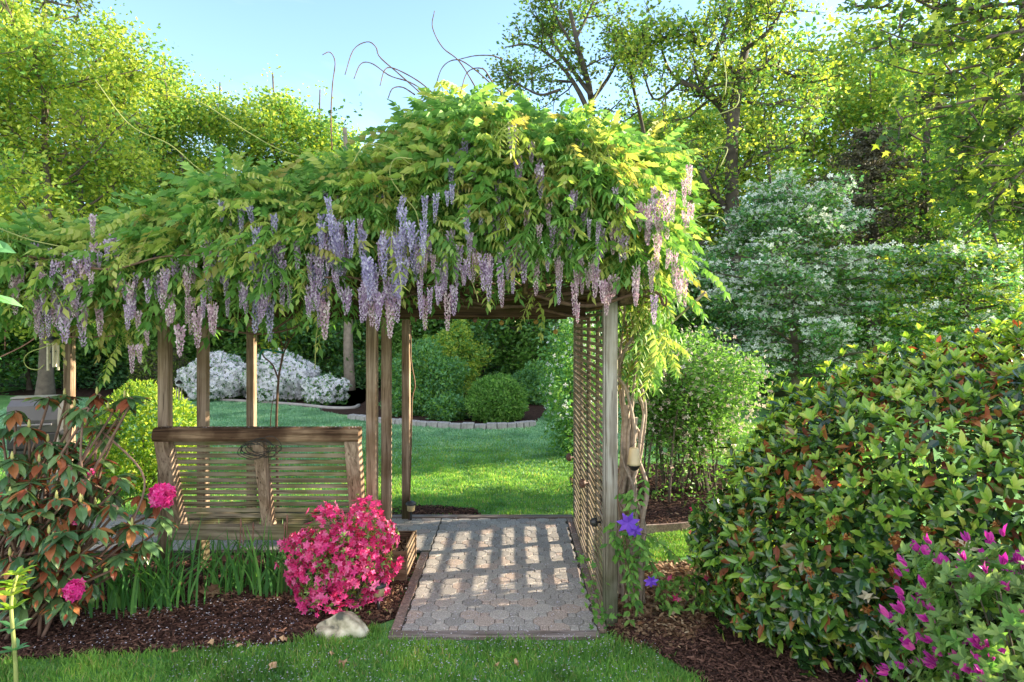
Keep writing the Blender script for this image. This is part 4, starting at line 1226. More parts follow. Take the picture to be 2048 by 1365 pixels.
# gold shrubs behind the pergola on the left
shrub('gold_shrub', (-4.95, 8.9, .72), (.72, .6, .72), [L_GOLD, L_YEL, L_MID], 'dense rounded shrub with bright yellow-green leaves beside the front bench post', n=9000, size=.062, bump=.09, wts=[.5, .3, .2])
shrub('gold_shrub', (-5.7, 6.3, .72), (.5, .5, .62), [L_MID, L_YEL, L_GOLD], 'yellow-green shrub at the left edge in front of the grill', n=4500, size=.062, bump=.1, wts=[.4, .4, .2])

# ================================================================== CAMELLIA
cam_c, cam_r = np.array([3.62, 4.75, .90]), np.array([2.12, 1.3, 1.32])
def slope(p):
    p = p.copy(); p[:, 2] *= 1 - .15 * np.clip((3.3 - p[:, 0]) / 1.5, 0, 1); return p
cr = empty('camellia_bush', (3.3, 4.75, 0), 'large camellia bush with glossy leaves, rust-coloured old leaves and spent orange blooms, at the right', 'shrub')
w = MB()
for k in range(26):
    e, _ = ellip(1, cam_c, cam_r * .9, zmin=.3); e = slope(e)[0]
    w.tube(smooth_path([(3.2 + R.normal() * .3, 4.75 + R.normal() * .2, -.03), (e[0] * .5 + 1.6, e[1] * .5 + 2.37, e[2] * .5), e], 10), np.linspace(.03, .005, 10), 5)
rel(w.build('stem', BARKD, smooth=True), cr)
mb = MB()
p, nn = ellip(27000, cam_c, cam_r, zmin=.06, shell=.30, bump=.08)
q = (p[:, 1] < 5.6); p, nn = slope(p[q]), nn[q]
# leaf tufts: pull leaves towards sprig tips so they read as whorls
tp, tn = ellip(2900, cam_c, cam_r * 1.02, zmin=.1, shell=.08, bump=.08)
q = tp[:, 1] < 5.6; tp, tn = slope(tp[q]), tn[q]; tp = tp + tn * (R.uniform(size=(len(tp), 1)) < .22) * R.uniform(.03, .16, (len(tp), 1))
m = R.choice(3, len(p), p=[.66, .2, .14])
top = np.clip((p[:, 2] - 1.2) / 1.0, 0, 1)
m = np.where((R.uniform(size=len(p)) < top * .35 * (np.sin(p[:, 0] * 5) * np.sin(p[:, 2] * 6 + p[:, 0] * 2) > -.2)), 2, m)
y = norm(nn * .55 + rdir(len(p)) * .8 + np.array([0, 0, -.25])); z = norm(nn * .8 + np.array([0, 0, .6]) + rdir(len(p)) * .5)
for k in range(3):
    q = m == k; scatter(mb, T_LEAF, p[q], y[q], z[q], .094, .3, (0, 1, 2)[k])
for k in range(6):
    n = len(tp); a = k * 1.05 + R.uniform(0, .6, n)
    t1 = norm(np.cross(tn, np.array([0, 0, 1.0]))); t2 = np.cross(tn, t1)
    y = norm(tn * R.uniform(.35, 1.0, n)[:, None] + t1 * np.cos(a)[:, None] * .8 + t2 * np.sin(a)[:, None] * .8 + np.array([0, 0, .3]))
    young = R.uniform(size=n) < np.clip(.36 + .5 * (tp[:, 2] - .9), .28, .9)
    z = norm(tn + np.array([0, 0, .5]) + rdir(n) * .3)
    scatter(mb, T_LEAF, tp[young], y[young], z[young], .076, .3, 1); scatter(mb, T_LEAF, tp[~young], y[~young], z[~young], .088, .3, 0)
rel(mb.build('foliage', [L_CAM, L_CAMY, L_RUST]), cr)
M_SPENT = leaf_mat('spent_petal', [(0, (.22, .07, .02)), (.6, (.42, .16, .04)), (1, (.60, .35, .14))], .6, .3, (1.2, .9, .7))
protos = []
for k in range(3):
    mb = MB(); n = 70; pp = R.normal(size=(n, 3)) * .012; scatter(mb, T_DIA, pp, rdir(n), rdir(n), .02, .4); protos.append(mb.build('spent_bloom', M_SPENT))
for k, (px, py) in enumerate(((1790, 1080), (1745, 1142), (1670, 1190), (1700, 1285), (1692, 1075), (1480, 1058), (1483, 1025), (1765, 815), (1630, 960), (1672, 1038), (1660, 1048), (1785, 1137), (1920, 1090), (1990, 1050), (1620, 1145), (1735, 1220), (1640, 830), (1500, 940), (1560, 1010), (1850, 1060), (1900, 900), (1580, 1180), (1725, 900), (1880, 800))):
    o = protos[k] if k < 3 else protos[k % 3].copy()
    if k >= 3: COL.objects.link(o)
    # depth where the sight line meets the bush surface
    d = 4.75
    for it in range(60):
        q = P(px, py, 3.2 + it * .03)
        if (((q - cam_c) / cam_r) ** 2).sum() < 1.03: d = 3.2 + it * .03; break
    q = P(px, py, d - .03); o.location = (q[0] - 3.3, q[1] - 4.75, q[2]); o.parent = cr
    s = R.uniform(.65, 1.05); o.scale = (s, s, s * .8); o.rotation_euler = (R.uniform(0, 3), R.uniform(0, 3), 0)
M_FADE = leaf_mat('petal_faded', [(0, (.6, .48, .32)), (1, (.8, .72, .55))], .6, .3, (1, .95, .8))
for px, py in ((1738, 1195), (1440, 1098), (1935, 1095), (1555, 1215)):
    d = 4.6
    for it in range(60):
        q = P(px, py, 3.2 + it * .03)
        if (((q - cam_c) / cam_r) ** 2).sum() < 1.05: d = 3.2 + it * .03; break
    q = P(px, py, d - .02); pp = q + R.normal(size=(9, 3)) * .012; mb = MB(); scatter(mb, T_FOLD, pp, size=.055); rel(mb.build('faded_bloom', M_FADE), cr)

# ================================================================== MAGENTA AZALEA, bottom right
def azalea(name, c, r, label, fm, nleaf, nfl, lsize, fsize, leafs, bud=False, zlow=.1, ft=T_FL5, wh=5, nst=14, lobes=None, gaps=False):
    root = empty(name, (c[0], c[1], 0), label, 'azalea'); c = np.array(c); w = MB()
    lobes = lobes or [(c, np.array(r), 1.0)]
    def shell_(n_, k_, z_, sh_):
        A = [ellip(int(n_ * f_), np.array(cc), np.array(rr_) * k_, zmin=z_, shell=sh_, bump=.22) for cc, rr_, f_ in lobes]
        return np.vstack([q[0] for q in A]), np.vstack([q[1] for q in A])
    tp, tn = shell_(nleaf, 1, .05, .22)
    for k in range(nst * 3):
        e = tp[R.integers(len(tp))]
        w.tube(smooth_path([(c[0] + R.normal() * .06, c[1] + R.normal() * .06, -.02), (c[0] * .45 + e[0] * .55, c[1] * .45 + e[1] * .55, e[2] * .45), e], 8), np.linspace(.011, .003, 8), 4)
    rel(w.build('stem', BARK, smooth=True), root)
    mb = MB(); t1 = norm(np.cross(tn, np.array([0, 0, 1.0]) + 1e-3)); t2 = np.cross(tn, t1); n = len(tp)
    ms = R.integers(0, len(leafs), n)
    for k in range(wh):
        a = k * 6.28 / wh + R.uniform(0, .8, n)
        y = norm(tn * R.uniform(.2, .8, n)[:, None] + t1 * np.cos(a)[:, None] + t2 * np.sin(a)[:, None] + np.array([0, 0, .35]))
        for j in range(len(leafs)):
            q = ms == j; scatter(mb, T_LEAF, tp[q], y[q], (tn + [0, 0, .4])[q], lsize, .3, j)
    rel(mb.build('foliage', leafs), root)
    p, nn = shell_(nfl, 1.04, zlow, .10)
    if gaps: q = np.sin(p[:, 0] * 15) * np.sin(p[:, 2] * 15 + 1) + .4 * np.sin(p[:, 0] * 31 + p[:, 2] * 23) > -.5; p, nn = p[q], nn[q]
    mb = MB()
    if bud:
        for k in range(5):
            y = norm(nn * 1.0 + rdir(len(p)) * .45 + [0, 0, .3]); scatter(mb, T_LEAF, p, y, rdir(len(p)), fsize, .3)
    else:
        # blossoms in tight clusters
        scatter(mb, ft, p, rdir(len(p)), norm(nn + rdir(len(p)) * .55), fsize, .25)
    o = mb.build('blossoms', fm); o['kind'] = 'stuff'; rel(o, root)
    return root
azalea('magenta_azalea', (2.56, 3.05, .53), (.74, .58, .74), 'azalea with magenta buds and grey-green leaves in the bottom right corner', F_MAG, 1500, 330, .055, .055, [L_AZ, L_MID, L_AZ], bud=True, wh=6)
# pink azalea by the path
azalea('pink_azalea', (-1.32, 5.16, .40), (.40, .30, .38), 'hot pink azalea in full bloom beside the planter box and the path', F_PINK, 800, 2300, .028, .032, [L_AZ, L_OLIVE], zlow=.08, wh=5, gaps=True, lobes=[((-1.50, 5.16, .38), (.27, .22, .36), .36), ((-1.14, 5.18, .46), (.22, .2, .36), .3), ((-1.34, 5.10, .30), (.30, .22, .28), .34), ((-1.22, 5.06, .46), (.2, .18, .22), .14)])
azalea('red_azalea', (2.0, 5.75, .42), (.42, .3, .45), 'small azalea with scattered red-pink flowers peeping out left of the camellia', F_PINK, 520, 26, .045, .035, [L_MID, L_CAM], zlow=.10, wh=5)
azalea('red_azalea', (1.36, 5.15, .10), (.22, .16, .14), 'low azalea sprig with a few pink flowers on the leaf litter', F_PINK, 70, 6, .045, .035, [L_MID], zlow=.08, wh=5, nst=3)

# ================================================================== RHODODENDRON
rh = empty('rhododendron', (-4.0, 4.9, 0), 'rhododendron with drooping leaves edged in rust, yellow buds and pink flower heads, at the left', 'shrub')
M_BUD = plain('bud_yellow', (.45, .42, .14), .5)
w = MB(); lf = MB()
whs = []
for (px, py, d) in ((250, 790, 4.9), (220, 830, 4.8), (130, 930, 4.6), (230, 950, 4.7), (180, 860, 4.9), (60, 860, 4.7), (20, 920, 4.5),
                    (50, 980, 4.4), (110, 1000, 4.4), (170, 1010, 4.45), (230, 1010, 4.5), (270, 1050, 4.6), (200, 1060, 4.4), (130, 1060, 4.3), (60, 1050, 4.3), (10, 1030, 4.3), (90, 1100, 4.35),
                    (160, 1110, 4.4), (240, 1100, 4.6), (290, 1090, 4.8), (130, 1150, 4.5), (90, 1180, 4.5), (180, 1170, 4.6), (40, 1120, 4.3), (20, 1180, 4.4), (310, 1010, 4.9), (325, 1040, 4.9), (150, 810, 4.9), (90, 800, 5.0),
                    (200, 920, 4.9), (90, 900, 4.8), (150, 960, 4.6), (30, 820, 5.0), (280, 990, 4.8), (225, 1140, 4.7), (15, 970, 4.5), (-30, 900, 4.6), (-40, 1000, 4.5), (-40, 1090, 4.4), 
                    (140, 880, 5.1), (70, 930, 4.9), (200, 980, 5.0), (110, 1030, 4.9), (240, 1050, 4.9), (160, 1060, 4.9), (50, 1080, 4.8), (120, 1110, 4.8), (30, 1000, 4.9), (170, 920, 5.1), (10, 860, 5.1)):
    whs.append(P(px + R.normal() * 6, py + R.normal() * 6, d))
for k in range(150):
    q = whs[R.integers(0, 50)]
    if q[0] < -2.95 and (q[2] < 1.35 or k % 3 == 0): whs.append(q + R.normal(size=3) * [.10, .08, .10] + [0, .03, -.07])
base = np.array([-4.0, 4.95, -.02])
for c in whs:
    b0 = base + R.normal(size=3) * [.25, .15, 0]; mid = b0 * .45 + c * .55; mid[2] = max(.12, c[2] * .45 + R.normal() * .06)
    q = smooth_path([b0, mid + R.normal(size=3) * .06, c - [0, 0, .08], c], 14)
    w.tube(q, np.linspace(.014, .006, 14), 6)
    n = R.integers(10, 15); a = np.arange(n) * 6.28 / n + R.uniform(0, 6)
    dr = R.uniform(-1.0, .1, n) - (.4 if R.uniform() < .5 else 0)
    y = norm(np.stack([np.cos(a), np.sin(a), dr], -1)); z = norm(np.stack([np.cos(a) * .5, np.sin(a) * .5, np.ones(n)], -1) + rdir(n) * .2)
    rust = R.uniform(size=n) < .24
    pos = np.repeat(c[None], n, 0) + R.normal(size=(n, 3)) * .008
    scatter(lf, T_LEAF, pos[~rust], y[~rust], z[~rust], .145, .25, 0); scatter(lf, T_LEAF, pos[rust], y[rust], z[rust], .13, .25, 1)
    # rust coloured tips on some green leaves
    t = (~rust) & (R.uniform(size=n) < .35); scatter(lf, T_LEAF, pos[t] + y[t] * .095 + z[t] * .006, y[t], z[t], .058, .2, 1)
    if R.uniform() < .45: bd = MB(); bd.lathe([(.004, 0), (.011, .015), (.009, .04), (.002, .062)], c, 7); rel(bd.build('bud', M_BUD, smooth=True), rh)
for k in range(9):
    c = whs[R.integers(len(whs))]; e = whs[R.integers(len(whs))]
    w.tube(smooth_path([c, (c + e) / 2 + R.normal(size=3) * .08, e], 12), .008, 5)
rel(w.build('stem', plain('rhododendron_bark', (.20, .12, .09), .8, 0, .3, 20), smooth=True), rh)
rel(lf.build('foliage', [L_RHO, L_RUST]), rh)
def truss(px, py, d, r, n, mat):
    c = P(px, py, d); mb = MB(); dd = rdir(n); dd[:, 1] -= .35; dd[:, 2] += .2; dd = norm(dd)
    scatter(mb, T_FL5, c + dd * r * .72, rdir(n), dd + rdir(n) * .2, r * .42, .2)
    scatter(mb, T_FL5, c + dd * r * .45, rdir(n), dd, r * .4, .2)
    rel(mb.build('flower_head', mat), rh)
truss(325, 992, 4.78, .10, 60, F_ROSE); truss(150, 1180, 4.35, .075, 34, F_ROSE); truss(182, 945, 4.7, .03, 12, F_PINK); truss(150, 1045, 4.4, .022, 8, F_PINK)

# ================================================================== IRISES
def iris(x, y, n, h, label, spread=.14, stalks=2):
    r = empty('iris_clump', (x, y, 0), label, 'iris', 'iris clumps in the front bed'); mb = MB()
    for k in range(n):
        a = R.uniform(0, 6.28); L = h * R.uniform(.65, 1.25); w_ = R.uniform(.006, .011); b0 = np.array([R.normal() * spread, R.normal() * spread * .5, 0])
        le = R.uniform(.05, .85); q = []
        for t in np.linspace(0, 1, 7): q.append(b0 + np.array([math.cos(a) * le * L * t ** 1.7, math.sin(a) * le * L * t ** 1.7, L * (t - .25 * le * t ** 3)]))
        q = np.array(q); s = np.array([-math.sin(a + .8), math.cos(a + .8), 0]); ww = w_ * np.array([1, 1.1, 1.1, 1, .8, .5, .05])
        V = np.vstack([q - s * ww[:, None], q + s * ww[:, None]]); mb.add(V, [(i, i + 1, i + 8, i + 7) for i in range(6)])
    mb.build('leaves', L_IRIS, r)
    for k in range(stalks):
        mb = MB(); xx = R.normal() * spread; hh = h * R.uniform(.95, 1.15)
        mb.tube([(xx, .02, 0), (xx + .01, .02, hh * .6), (xx + .02, .02, hh)], .005, 5); mb.lathe([(.004, hh - .02), (.01, hh), (.006, hh + .04), (.001, hh + .05)], (xx + .02, .02, 0), 6); mb.build('dry_stalk', TWIGR, r)
iris(*G(225, 1225), 55, .52, 'iris clump beside the rhododendron, leftmost of the iris leaves', .16, 0)
iris(*G(325, 1215), 70, .60, 'largest iris clump with arching leaves in front of the left bench post', .13, 1)
iris(*G(455, 1185), 50, .52, 'iris clump with dry stalks under the left half of the bench', .12, 3)
iris(*G(540, 1190), 55, .58, 'iris clump just left of the pink azalea', .12, 2)
iris(*G(600, 1165), 24, .42, 'short iris clump half hidden behind the pink azalea', .08, 1)

# ================================================================== CLEMATIS
cl = empty('clematis', (.86, 4.88, 0), 'clematis with violet star flowers climbing the front lattice post', 'clematis')
w = MB(); lf = MB()
pts_c = [(1240, 1240, 4.95), (1250, 1180, 4.9), (1250, 1120, 4.82), (1245, 1060, 4.8), (1235, 1000, 4.85), (1245, 960, 4.9)]
w.tube(smooth_path([P(*q) for q in pts_c], 30), .004, 5)
for (ex, ey) in ((1330, 1200), (1350, 1110), (1300, 1130), (1290, 1090), (1226, 1062), (1260, 1000), (1262, 1150), (1320, 1160), (1280, 1200), (1275, 1215), (1260, 1240), (1345, 1215), (1265, 980), (1290, 960)):
    s0 = P(*pts_c[R.integers(1, 5)]); e = P(ex, ey, 4.85 + R.normal() * .06); q = smooth_path([s0, (s0 + e) / 2 + [0, 0, .05], e], 10); w.tube(q, .003, 4)
    for j in (3, 4, 5, 6, 7, 8, 9): pp = np.repeat(q[j][None], 3, 0); scatter(lf, T_LEAF, pp, norm(rdir(3) * [1, .7, .4] + [0, -.3, -.5]), norm(rdir(3) * .5 + [0, -.6, .5]), .065, .25, R.integers(0, 2))
for (ex, ey) in ((1222, 1050), (1237, 1078), (1250, 1090), (1262, 1120), (1232, 1105)):
    e = P(ex, ey, 4.83); pp = np.repeat(e[None], 6, 0) + R.normal(size=(6, 3)) * .03; scatter(lf, T_LEAF, pp, norm(rdir(6) + [0, -.3, -.4]), norm(rdir(6) * .5 + [0, -.8, .4]), .07, .2, 0)
rel(w.build('stem', TWIG, smooth=True), cl); rel(lf.build('foliage', [L_DEEP, L_MID]), cl)
for (px, py, d, s, tilt) in ((1256, 1046, 4.68, .085, .2), (1270, 1062, 4.72, .06, .9), (1302, 1163, 4.66, .055, .7)):
    mb = MB(); n = 7; a = np.arange(n) * 6.28 / n + .3; c = P(px, py, d)
    y = np.stack([np.cos(a), -.12 + .0 * a, np.sin(a)], -1); y[:, 1] -= tilt * y[:, 2] * .6
    z = np.repeat(np.array([[.1, -1, tilt * .5]]), n, 0)
    V0 = np.array([[0, 0, 0], [.24, .5, .05], [.12, .8, .03], [0, 1.05, -.06], [-.12, .8, .03], [-.24, .5, .05]])
    mb.inst(V0, [(0, 1, 5), (1, 2, 4, 5), (2, 3, 4)], np.repeat(c[None], n, 0), frames(y, z), s)
    rel(mb.build('flower', F_VIO), cl)

# small ivy at the foot of the post
iv = MB(); c = [P(a, b, 4.72) for a, b in ((1180, 1175), (1190, 1200), (1200, 1225), (1185, 1215), (1210, 1235), (1175, 1150), (1168, 1120), (1195, 1245), (1215, 1250))]
for q in c:
    pp = np.repeat(np.array([q]), 7, 0) + R.normal(size=(7, 3)) * .035; pp[:, 2] = np.abs(pp[:, 2]) + .02; scatter(iv, T_MAPLE, pp, norm(rdir(7) + [0, -.3, .1]), norm(rdir(7) * .5 + [0, -.5, .9]), .05, .3)
tag(iv.build('ivy', L_DEEP), 'small ivy growing at the foot of the front lattice post', 'ivy')

# ================================================================== foreground plant, bottom left, and laurel twig at the left edge
fp = empty('young_shrub', (-2.48, 3.3, 0), 'pale yellow-green young shoot in the bottom left corner', 'plant')
w = MB(); lf = MB(); q = smooth_path([(-2.50, 3.3, -.02), (-2.50, 3.3, .5), P(22, 1210, 3.3), P(34, 1150, 3.3)], 20); w.tube(q, np.linspace(.012, .007, 20), 7)
for j, (k, s) in enumerate(((8, .085), (10, .09), (12, .09), (14, .10), (16, .09), (17, .08), (19, .075), (19, .07))):
    n = 6; a = np.arange(n) * 1.05 + j; y = np.stack([np.cos(a), np.sin(a), R.uniform(.1, .8, n)], -1); scatter(lf, T_LEAF, np.repeat(q[k][None], n, 0), y, np.stack([-np.cos(a), -np.sin(a), np.ones(n) * 1.2], -1), s, .25, 0 if k > 11 else 1)
rel(w.build('stem', TENDR, smooth=True), fp); rel(lf.build('foliage', [L_GOLD, L_BLUE]), fp)
lt = empty('laurel_shrub', (-1.38, 1.7, 0), 'out-of-focus leafy twig at the very left edge of the view', 'shrub')
w = MB(); lf = MB(); q = smooth_path([(-1.46, 1.75, -.02), (-1.42, 1.72, 1.2), (-1.385, 1.7, 2.0), (-1.38, 1.7, 2.9)], 20); w.tube(q, .007, 6)
for k in range(9, 20):
    n = 3; a = R.uniform(2.0, 7.0, n); scatter(lf, T_LEAF, np.repeat(q[k][None], n, 0), np.stack([np.cos(a), np.sin(a) * .5, R.uniform(-.3, .4, n)], -1), rdir(n) + [0, 0, .8], .085, .2)
rel(w.build('stem', TWIG, smooth=True), lt); rel(lf.build('foliage', [L_BLUE]), lt)

# slender multi-stemmed young tree behind the bench
yt = empty('young_tree', (*P(553, 700, 6.9)[:2], 0), 'slender bare young tree tied with green tape behind the bench', 'tree')
w = MB()
for pxs, r0 in ((((556, 1000), (553, 845), (557, 760), (562, 730)), .016), (((562, 730), (565, 700), (555, 660), (535, 610)), .011), (((562, 730), (570, 700), (590, 665), (612, 630)), .010), (((557, 760), (545, 730), (525, 710), (515, 670), (520, 640)), .009), (((541, 1000), (541, 845), (548, 790)), .006), (((566, 700), (575, 670), (570, 640)), .006)):
    w.tube(smooth_path([P(a, b, 6.9) for a, b in pxs], 14), np.linspace(r0, r0 * .6, 14), 6)
w.V[0][:, 2] = np.where(w.V[0][:, 2] < .45, w.V[0][:, 2] - .0, w.V[0][:, 2])
w.tube([(*P(556, 1000, 6.9)[:2], -.02), P(556, 1000, 6.9)], .017, 6); w.tube([(*P(541, 1000, 6.9)[:2], -.02), P(541, 1000, 6.9)], .006, 5)
rel(w.build('trunk', TWIG, smooth=True), yt)
lf = MB(); c = np.array([P(a, b, 6.85) for a, b in ((545, 690), (540, 680), (556, 690), (550, 700), (560, 675))]); clumps(lf, c, 6, .05, T_LEAF, .07); rel(lf.build('leaves', L_YEL), yt)
w = MB(); w.tube(smooth_path([P(a, b, 6.86) for a, b in ((519, 720), (522, 705), (530, 700), (550, 703), (568, 706))], 14), .012, 6); rel(w.build('tie', plain('tape_green', (.01, .22, .14), .4), smooth=True), yt)
# thin climbing stem on the far right post
w = MB(); w.tube(smooth_path([P(a, b, 7.45) for a, b in ((818, 1040), (822, 900), (824, 800), (830, 770), (822, 720), (822, 650))], 20), .009, 5)
tag(w.build('climbing_stem', TWIG, smooth=True), 'thin bare climbing stem beside the far right post', 'vine')

# ================================================================== GRASS, CHIPS, LITTER, PETALS
def grass(name, poly, n, h, mat, w_=.0022, excl=(), fade=None):
    p = in_poly(poly, n)
    if fade: q = np.clip((p[:, 1] + .35 * np.sin(p[:, 0] * 1.9) + .2 * np.sin(p[:, 0] * 5.3) - fade[0]) / (fade[1] - fade[0]), 0, 1); p = p[R.uniform(size=len(p)) < q]
    for e in excl: j = R.normal(size=p.shape) * .03; p = p[~pip(p[:, 0] + j[:, 0], p[:, 1] + j[:, 1], e)]
    n = len(p); a = R.uniform(0, 6.28, n); clump = .75 + .35 * np.sin(p[:, 0] * 9 + 2 * np.sin(p[:, 1] * 7)) * np.sin(p[:, 1] * 11 + 1)
    hh = h * R.uniform(.5, 1.3, n) * clump; le = R.uniform(.1, .9, n) * hh
    dx, dy = np.cos(a), np.sin(a); ww = w_ * R.uniform(.7, 1.4, n)
    b = R.uniform(0, 6.28, n); sx, sy = np.cos(b) * ww, np.sin(b) * ww
    z0 = np.zeros(n)
    V = np.stack([np.stack([p[:, 0] - sx, p[:, 1] - sy, z0], -1), np.stack([p[:, 0] + sx, p[:, 1] + sy, z0], -1),
                  np.stack([p[:, 0] + dx * le * .35 + sx * .8, p[:, 1] + dy * le * .35 + sy * .8, hh * .62], -1), np.stack([p[:, 0] + dx * le * .35 - sx * .8, p[:, 1] + dy * le * .35 - sy * .8, hh * .62], -1),
                  np.stack([p[:, 0] + dx * le, p[:, 1] + dy * le, hh], -1)], 1)
    mb = MB(); i = np.arange(n)[:, None] * 5
    Q = (i + np.array([[0, 1, 2, 3]])); T = (i + np.array([[3, 2, 4]]))
    mb.V.append(V.reshape(-1, 3)); mb.L.append(np.concatenate([Q.ravel(), T.ravel()])); mb.C.append(np.concatenate([np.full(n, 4), np.full(n, 3)])); mb.M.append(np.zeros(2 * n)); mb.n = 5 * n
    return tag(mb.build(name, mat), kind='stuff')
path_poly = [(-.93, 4.63), (.69, 4.63), (.69, 7.62), (-.93, 7.62)]
grass('grass', [(-4.2, 3.0), (2.6, 3.0), (3.0, 4.2), (1.4, 4.7), (.9, 4.75), (-4.2, 5.0)], 95000, .062, L_GRASS, .0030, [bed_front, bed_right, path_poly])
grass('grass', [(-1.6, 7.63), (1.0, 7.63), (1.6, 13.5), (-4.5, 13.5)], 80000, .045, L_GRASS, .0038, [bed_mid, bed_behind], fade=(13.3, 10.0))
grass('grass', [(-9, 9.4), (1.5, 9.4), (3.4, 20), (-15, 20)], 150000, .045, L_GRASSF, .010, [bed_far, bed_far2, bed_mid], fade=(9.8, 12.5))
grass('grass', [(-9, 7.63), (-1.6, 7.63), (-4.5, 12.5), (-9, 12.5)], 40000, .045, L_GRASS, .0045, [bed_behind])
grass('grass', [G(1240, 1140), G(1450, 1100), G(1440, 1050), (2.8, 7.5), (1.3, 6.95), (.84, 6.9)], 15000, .032, L_GRASS, .0025, [bed_mid])
grass('grass', [(3.9, 8.5), (7, 9), (7, 15), (1.5, 15), (3.4, 10.8)], 40000, .05, L_GRASS, .005, [bed_mid])

M_CHIP = island_mat('mulch_chip', [(0, (.02, .011, .009)), (.4, (.065, .032, .026)), (.8, (.13, .065, .048)), (1, (.24, .13, .095))], .85, 60, .3)
def chips(poly, n, excl=()):
    p = in_poly(poly, n)
    for e in excl: p = p[~pip(p[:, 0], p[:, 1], e)]
    n = len(p); mb = MB()
    T = np.array([[-.5, -.12, 0], [.5, -.10, 0], [.5, .1, 0], [-.5, .12, 0], [-.45, -.07, .13], [.46, -.05, .12], [.45, .05, .13], [-.46, .06, .12]])
    Fc = [(4, 5, 6, 7), (0, 1, 5, 4), (1, 2, 6, 5), (2, 3, 7, 6), (3, 0, 4, 7)]
    y = rdir(n) * [1, 1, .3]; pos = np.column_stack([p, .006 + R.uniform(0, .022, n)])
    mb.inst(T, Fc, pos, frames(y, rdir(n) * .35 + np.array([0, 0, 1])), R.uniform(.018, .055, n))
    return tag(mb.build('mulch_chips', M_CHIP), kind='stuff')
near_bed = [(-3.7, 4.30), (-3.7, 5.7)] + [(-.98, 5.9), (-.98, 5.5)] + bed_front[1:11][::-1]
bf = [q for q in bed_front]; 
chips([(-4.0, 4.2), (-.9, 4.2), (-.9, 6.2), (-4.0, 6.2)], 30000, [[(-4, 4.0)] + [(q[0], q[1]) for q in bed_front[1:11]] + [(-.7, 4.0)]])
chips([G(1205, 1262), G(1240, 1285), G(1300, 1300), G(1360, 1335), G(1430, 1380), (2.4, 3.2), (3.0, 5.0), G(1450, 1230), G(1330, 1230)], 12000)
chips(bed_mid, 10000)
chips(bed_behind, 1500)

def litter_f(poly, n, size, mat, name='dry_leaves', zmax=.03):
    p = in_poly(poly, n); mb = MB(); pos = np.column_stack([p, .012 + R.uniform(0, zmax, n)])
    scatter(mb, T_LEAF, pos, rdir(n) * [1, 1, .25], rdir(n) * .6 + np.array([0, 0, 1]), size, .45)
    return tag(mb.build(name, mat), kind='stuff')
litter_f(litter, 4200, .05, M_DRY)
litter_f([(-1.05, 4.95), (-.93, 4.95), (-.93, 5.65), (-1.35, 5.65)], 160, .045, M_DRY)
litter_f([G(440, 1210), G(640, 1215), G(560, 1180), G(420, 1180)], 60, .05, M_DRY)
litter_f([(.74, 4.6), (1.2, 4.5), (1.2, 4.9), (.8, 4.95)], 170, .045, M_DRY)
litter_f(bed_mid, 300, .05, M_DRY)
M_PET = leaf_mat('fallen_petal', [(0, (.42, .38, .50)), (.5, (.60, .56, .68)), (1, (.80, .76, .84))], .6, .2, (1, 1, 1))
mb = MB()
def petals(poly, n, z, size=.011, dz=.004):
    p = in_poly(poly, n); pos = np.column_stack([p, np.full(n, z) + R.uniform(0, dz, n)])
    scatter(mb, T_DIA, pos, rdir(n) * [1, 1, .15], rdir(n) * .3 + np.array([0, 0, 1]), size, .4)
petals([(-.9, 4.68), (.7, 4.68), (.7, 7.5), (-.9, 7.5)], 1300, .040, .013)
petals([(-.8, 4.5), (.75, 4.5), (.75, 4.68), (-.8, 4.68)], 260, .03, .012, .02)
petals([(-3.3, 4.5), (-1.6, 4.5), (-1.5, 5.3), (-3.3, 5.3)], 600, .035, .014, .01)
petals([(-2.2, 4.0), (1.0, 4.0), (1.0, 4.55), (-2.2, 4.55)], 1000, .03, .012, .03)
petals([(-2.9, 5.345), (-1.26, 5.345), (-1.26, 5.42), (-2.9, 5.42)], 170, 1.4095, .014, .002)
petals([(-.4, 7.7), (.7, 7.7), (.7, 9), (-.6, 9)], 160, .03, .013, .02)
petals([(.85, 6.4), (1.6, 6.4), (1.6, 6.9), (.85, 6.9)], 160, .02, .012, .02)
tag(mb.build('fallen_petals', M_PET), kind='stuff')
# larger single dry leaves on the front lawn
def dry(px, py, s, label):
    mb = MB(); q = T_MAPLE[0] * s; q[:, 2] += R.normal(size=len(q)) * .012; q[:, 2] -= q[:, 2].min()
    mb.add(q, T_MAPLE[1]); o = mb.build('dry_leaf', M_DRYL); x, y = G(px, py); o.location = (x, y, .028); o.rotation_euler = (R.normal() * .2, R.normal() * .2, R.uniform(0, 6)); tag(o, label, 'leaf', 'fallen dry leaves on the lawn')
M_DRYL = plain('dry_leaf_tan', (.48, .30, .17), .8, 0, .3, 30)
for px, py, s, lb in ((678, 1338, .085, 'largest curled tan leaf on the front lawn'), (655, 1322, .05, 'small tan leaf beside the largest curled one on the front lawn'), (553, 1345, .07, 'tan leaf on the lawn at the bottom edge'),
                      (483, 1300, .06, 'tan leaf on the mulch edge left of the white rock'), (545, 1296, .055, 'pale leaf on the grass edge below the pink azalea'), (575, 1290, .06, 'dry leaf close to the white rock'), (350, 1318, .055, 'brown leaf on the grass edge below the iris clumps'),
                      (420, 1300, .05, 'brown leaf on the mulch edge under the tallest iris clump'), (995, 1345, .05, 'single brown leaf on the grass in front of the path'), (1035, 1342, .035, 'tiny tan leaf on the grass in front of the path')):
    dry(px, py, s, lb)
# old brown leaf heap between the irises
mb = MB(); c = P(408, 1175, 5.35); pp = np.array([c[0], c[1], .04]) + R.normal(size=(14, 3)) * [.06, .04, .015]; scatter(mb, T_MAPLE, pp, size=.11, up=1); tag(mb.build('leaf_pile', M_DRY), 'heap of large brown leaves between the iris clumps', 'leaves')
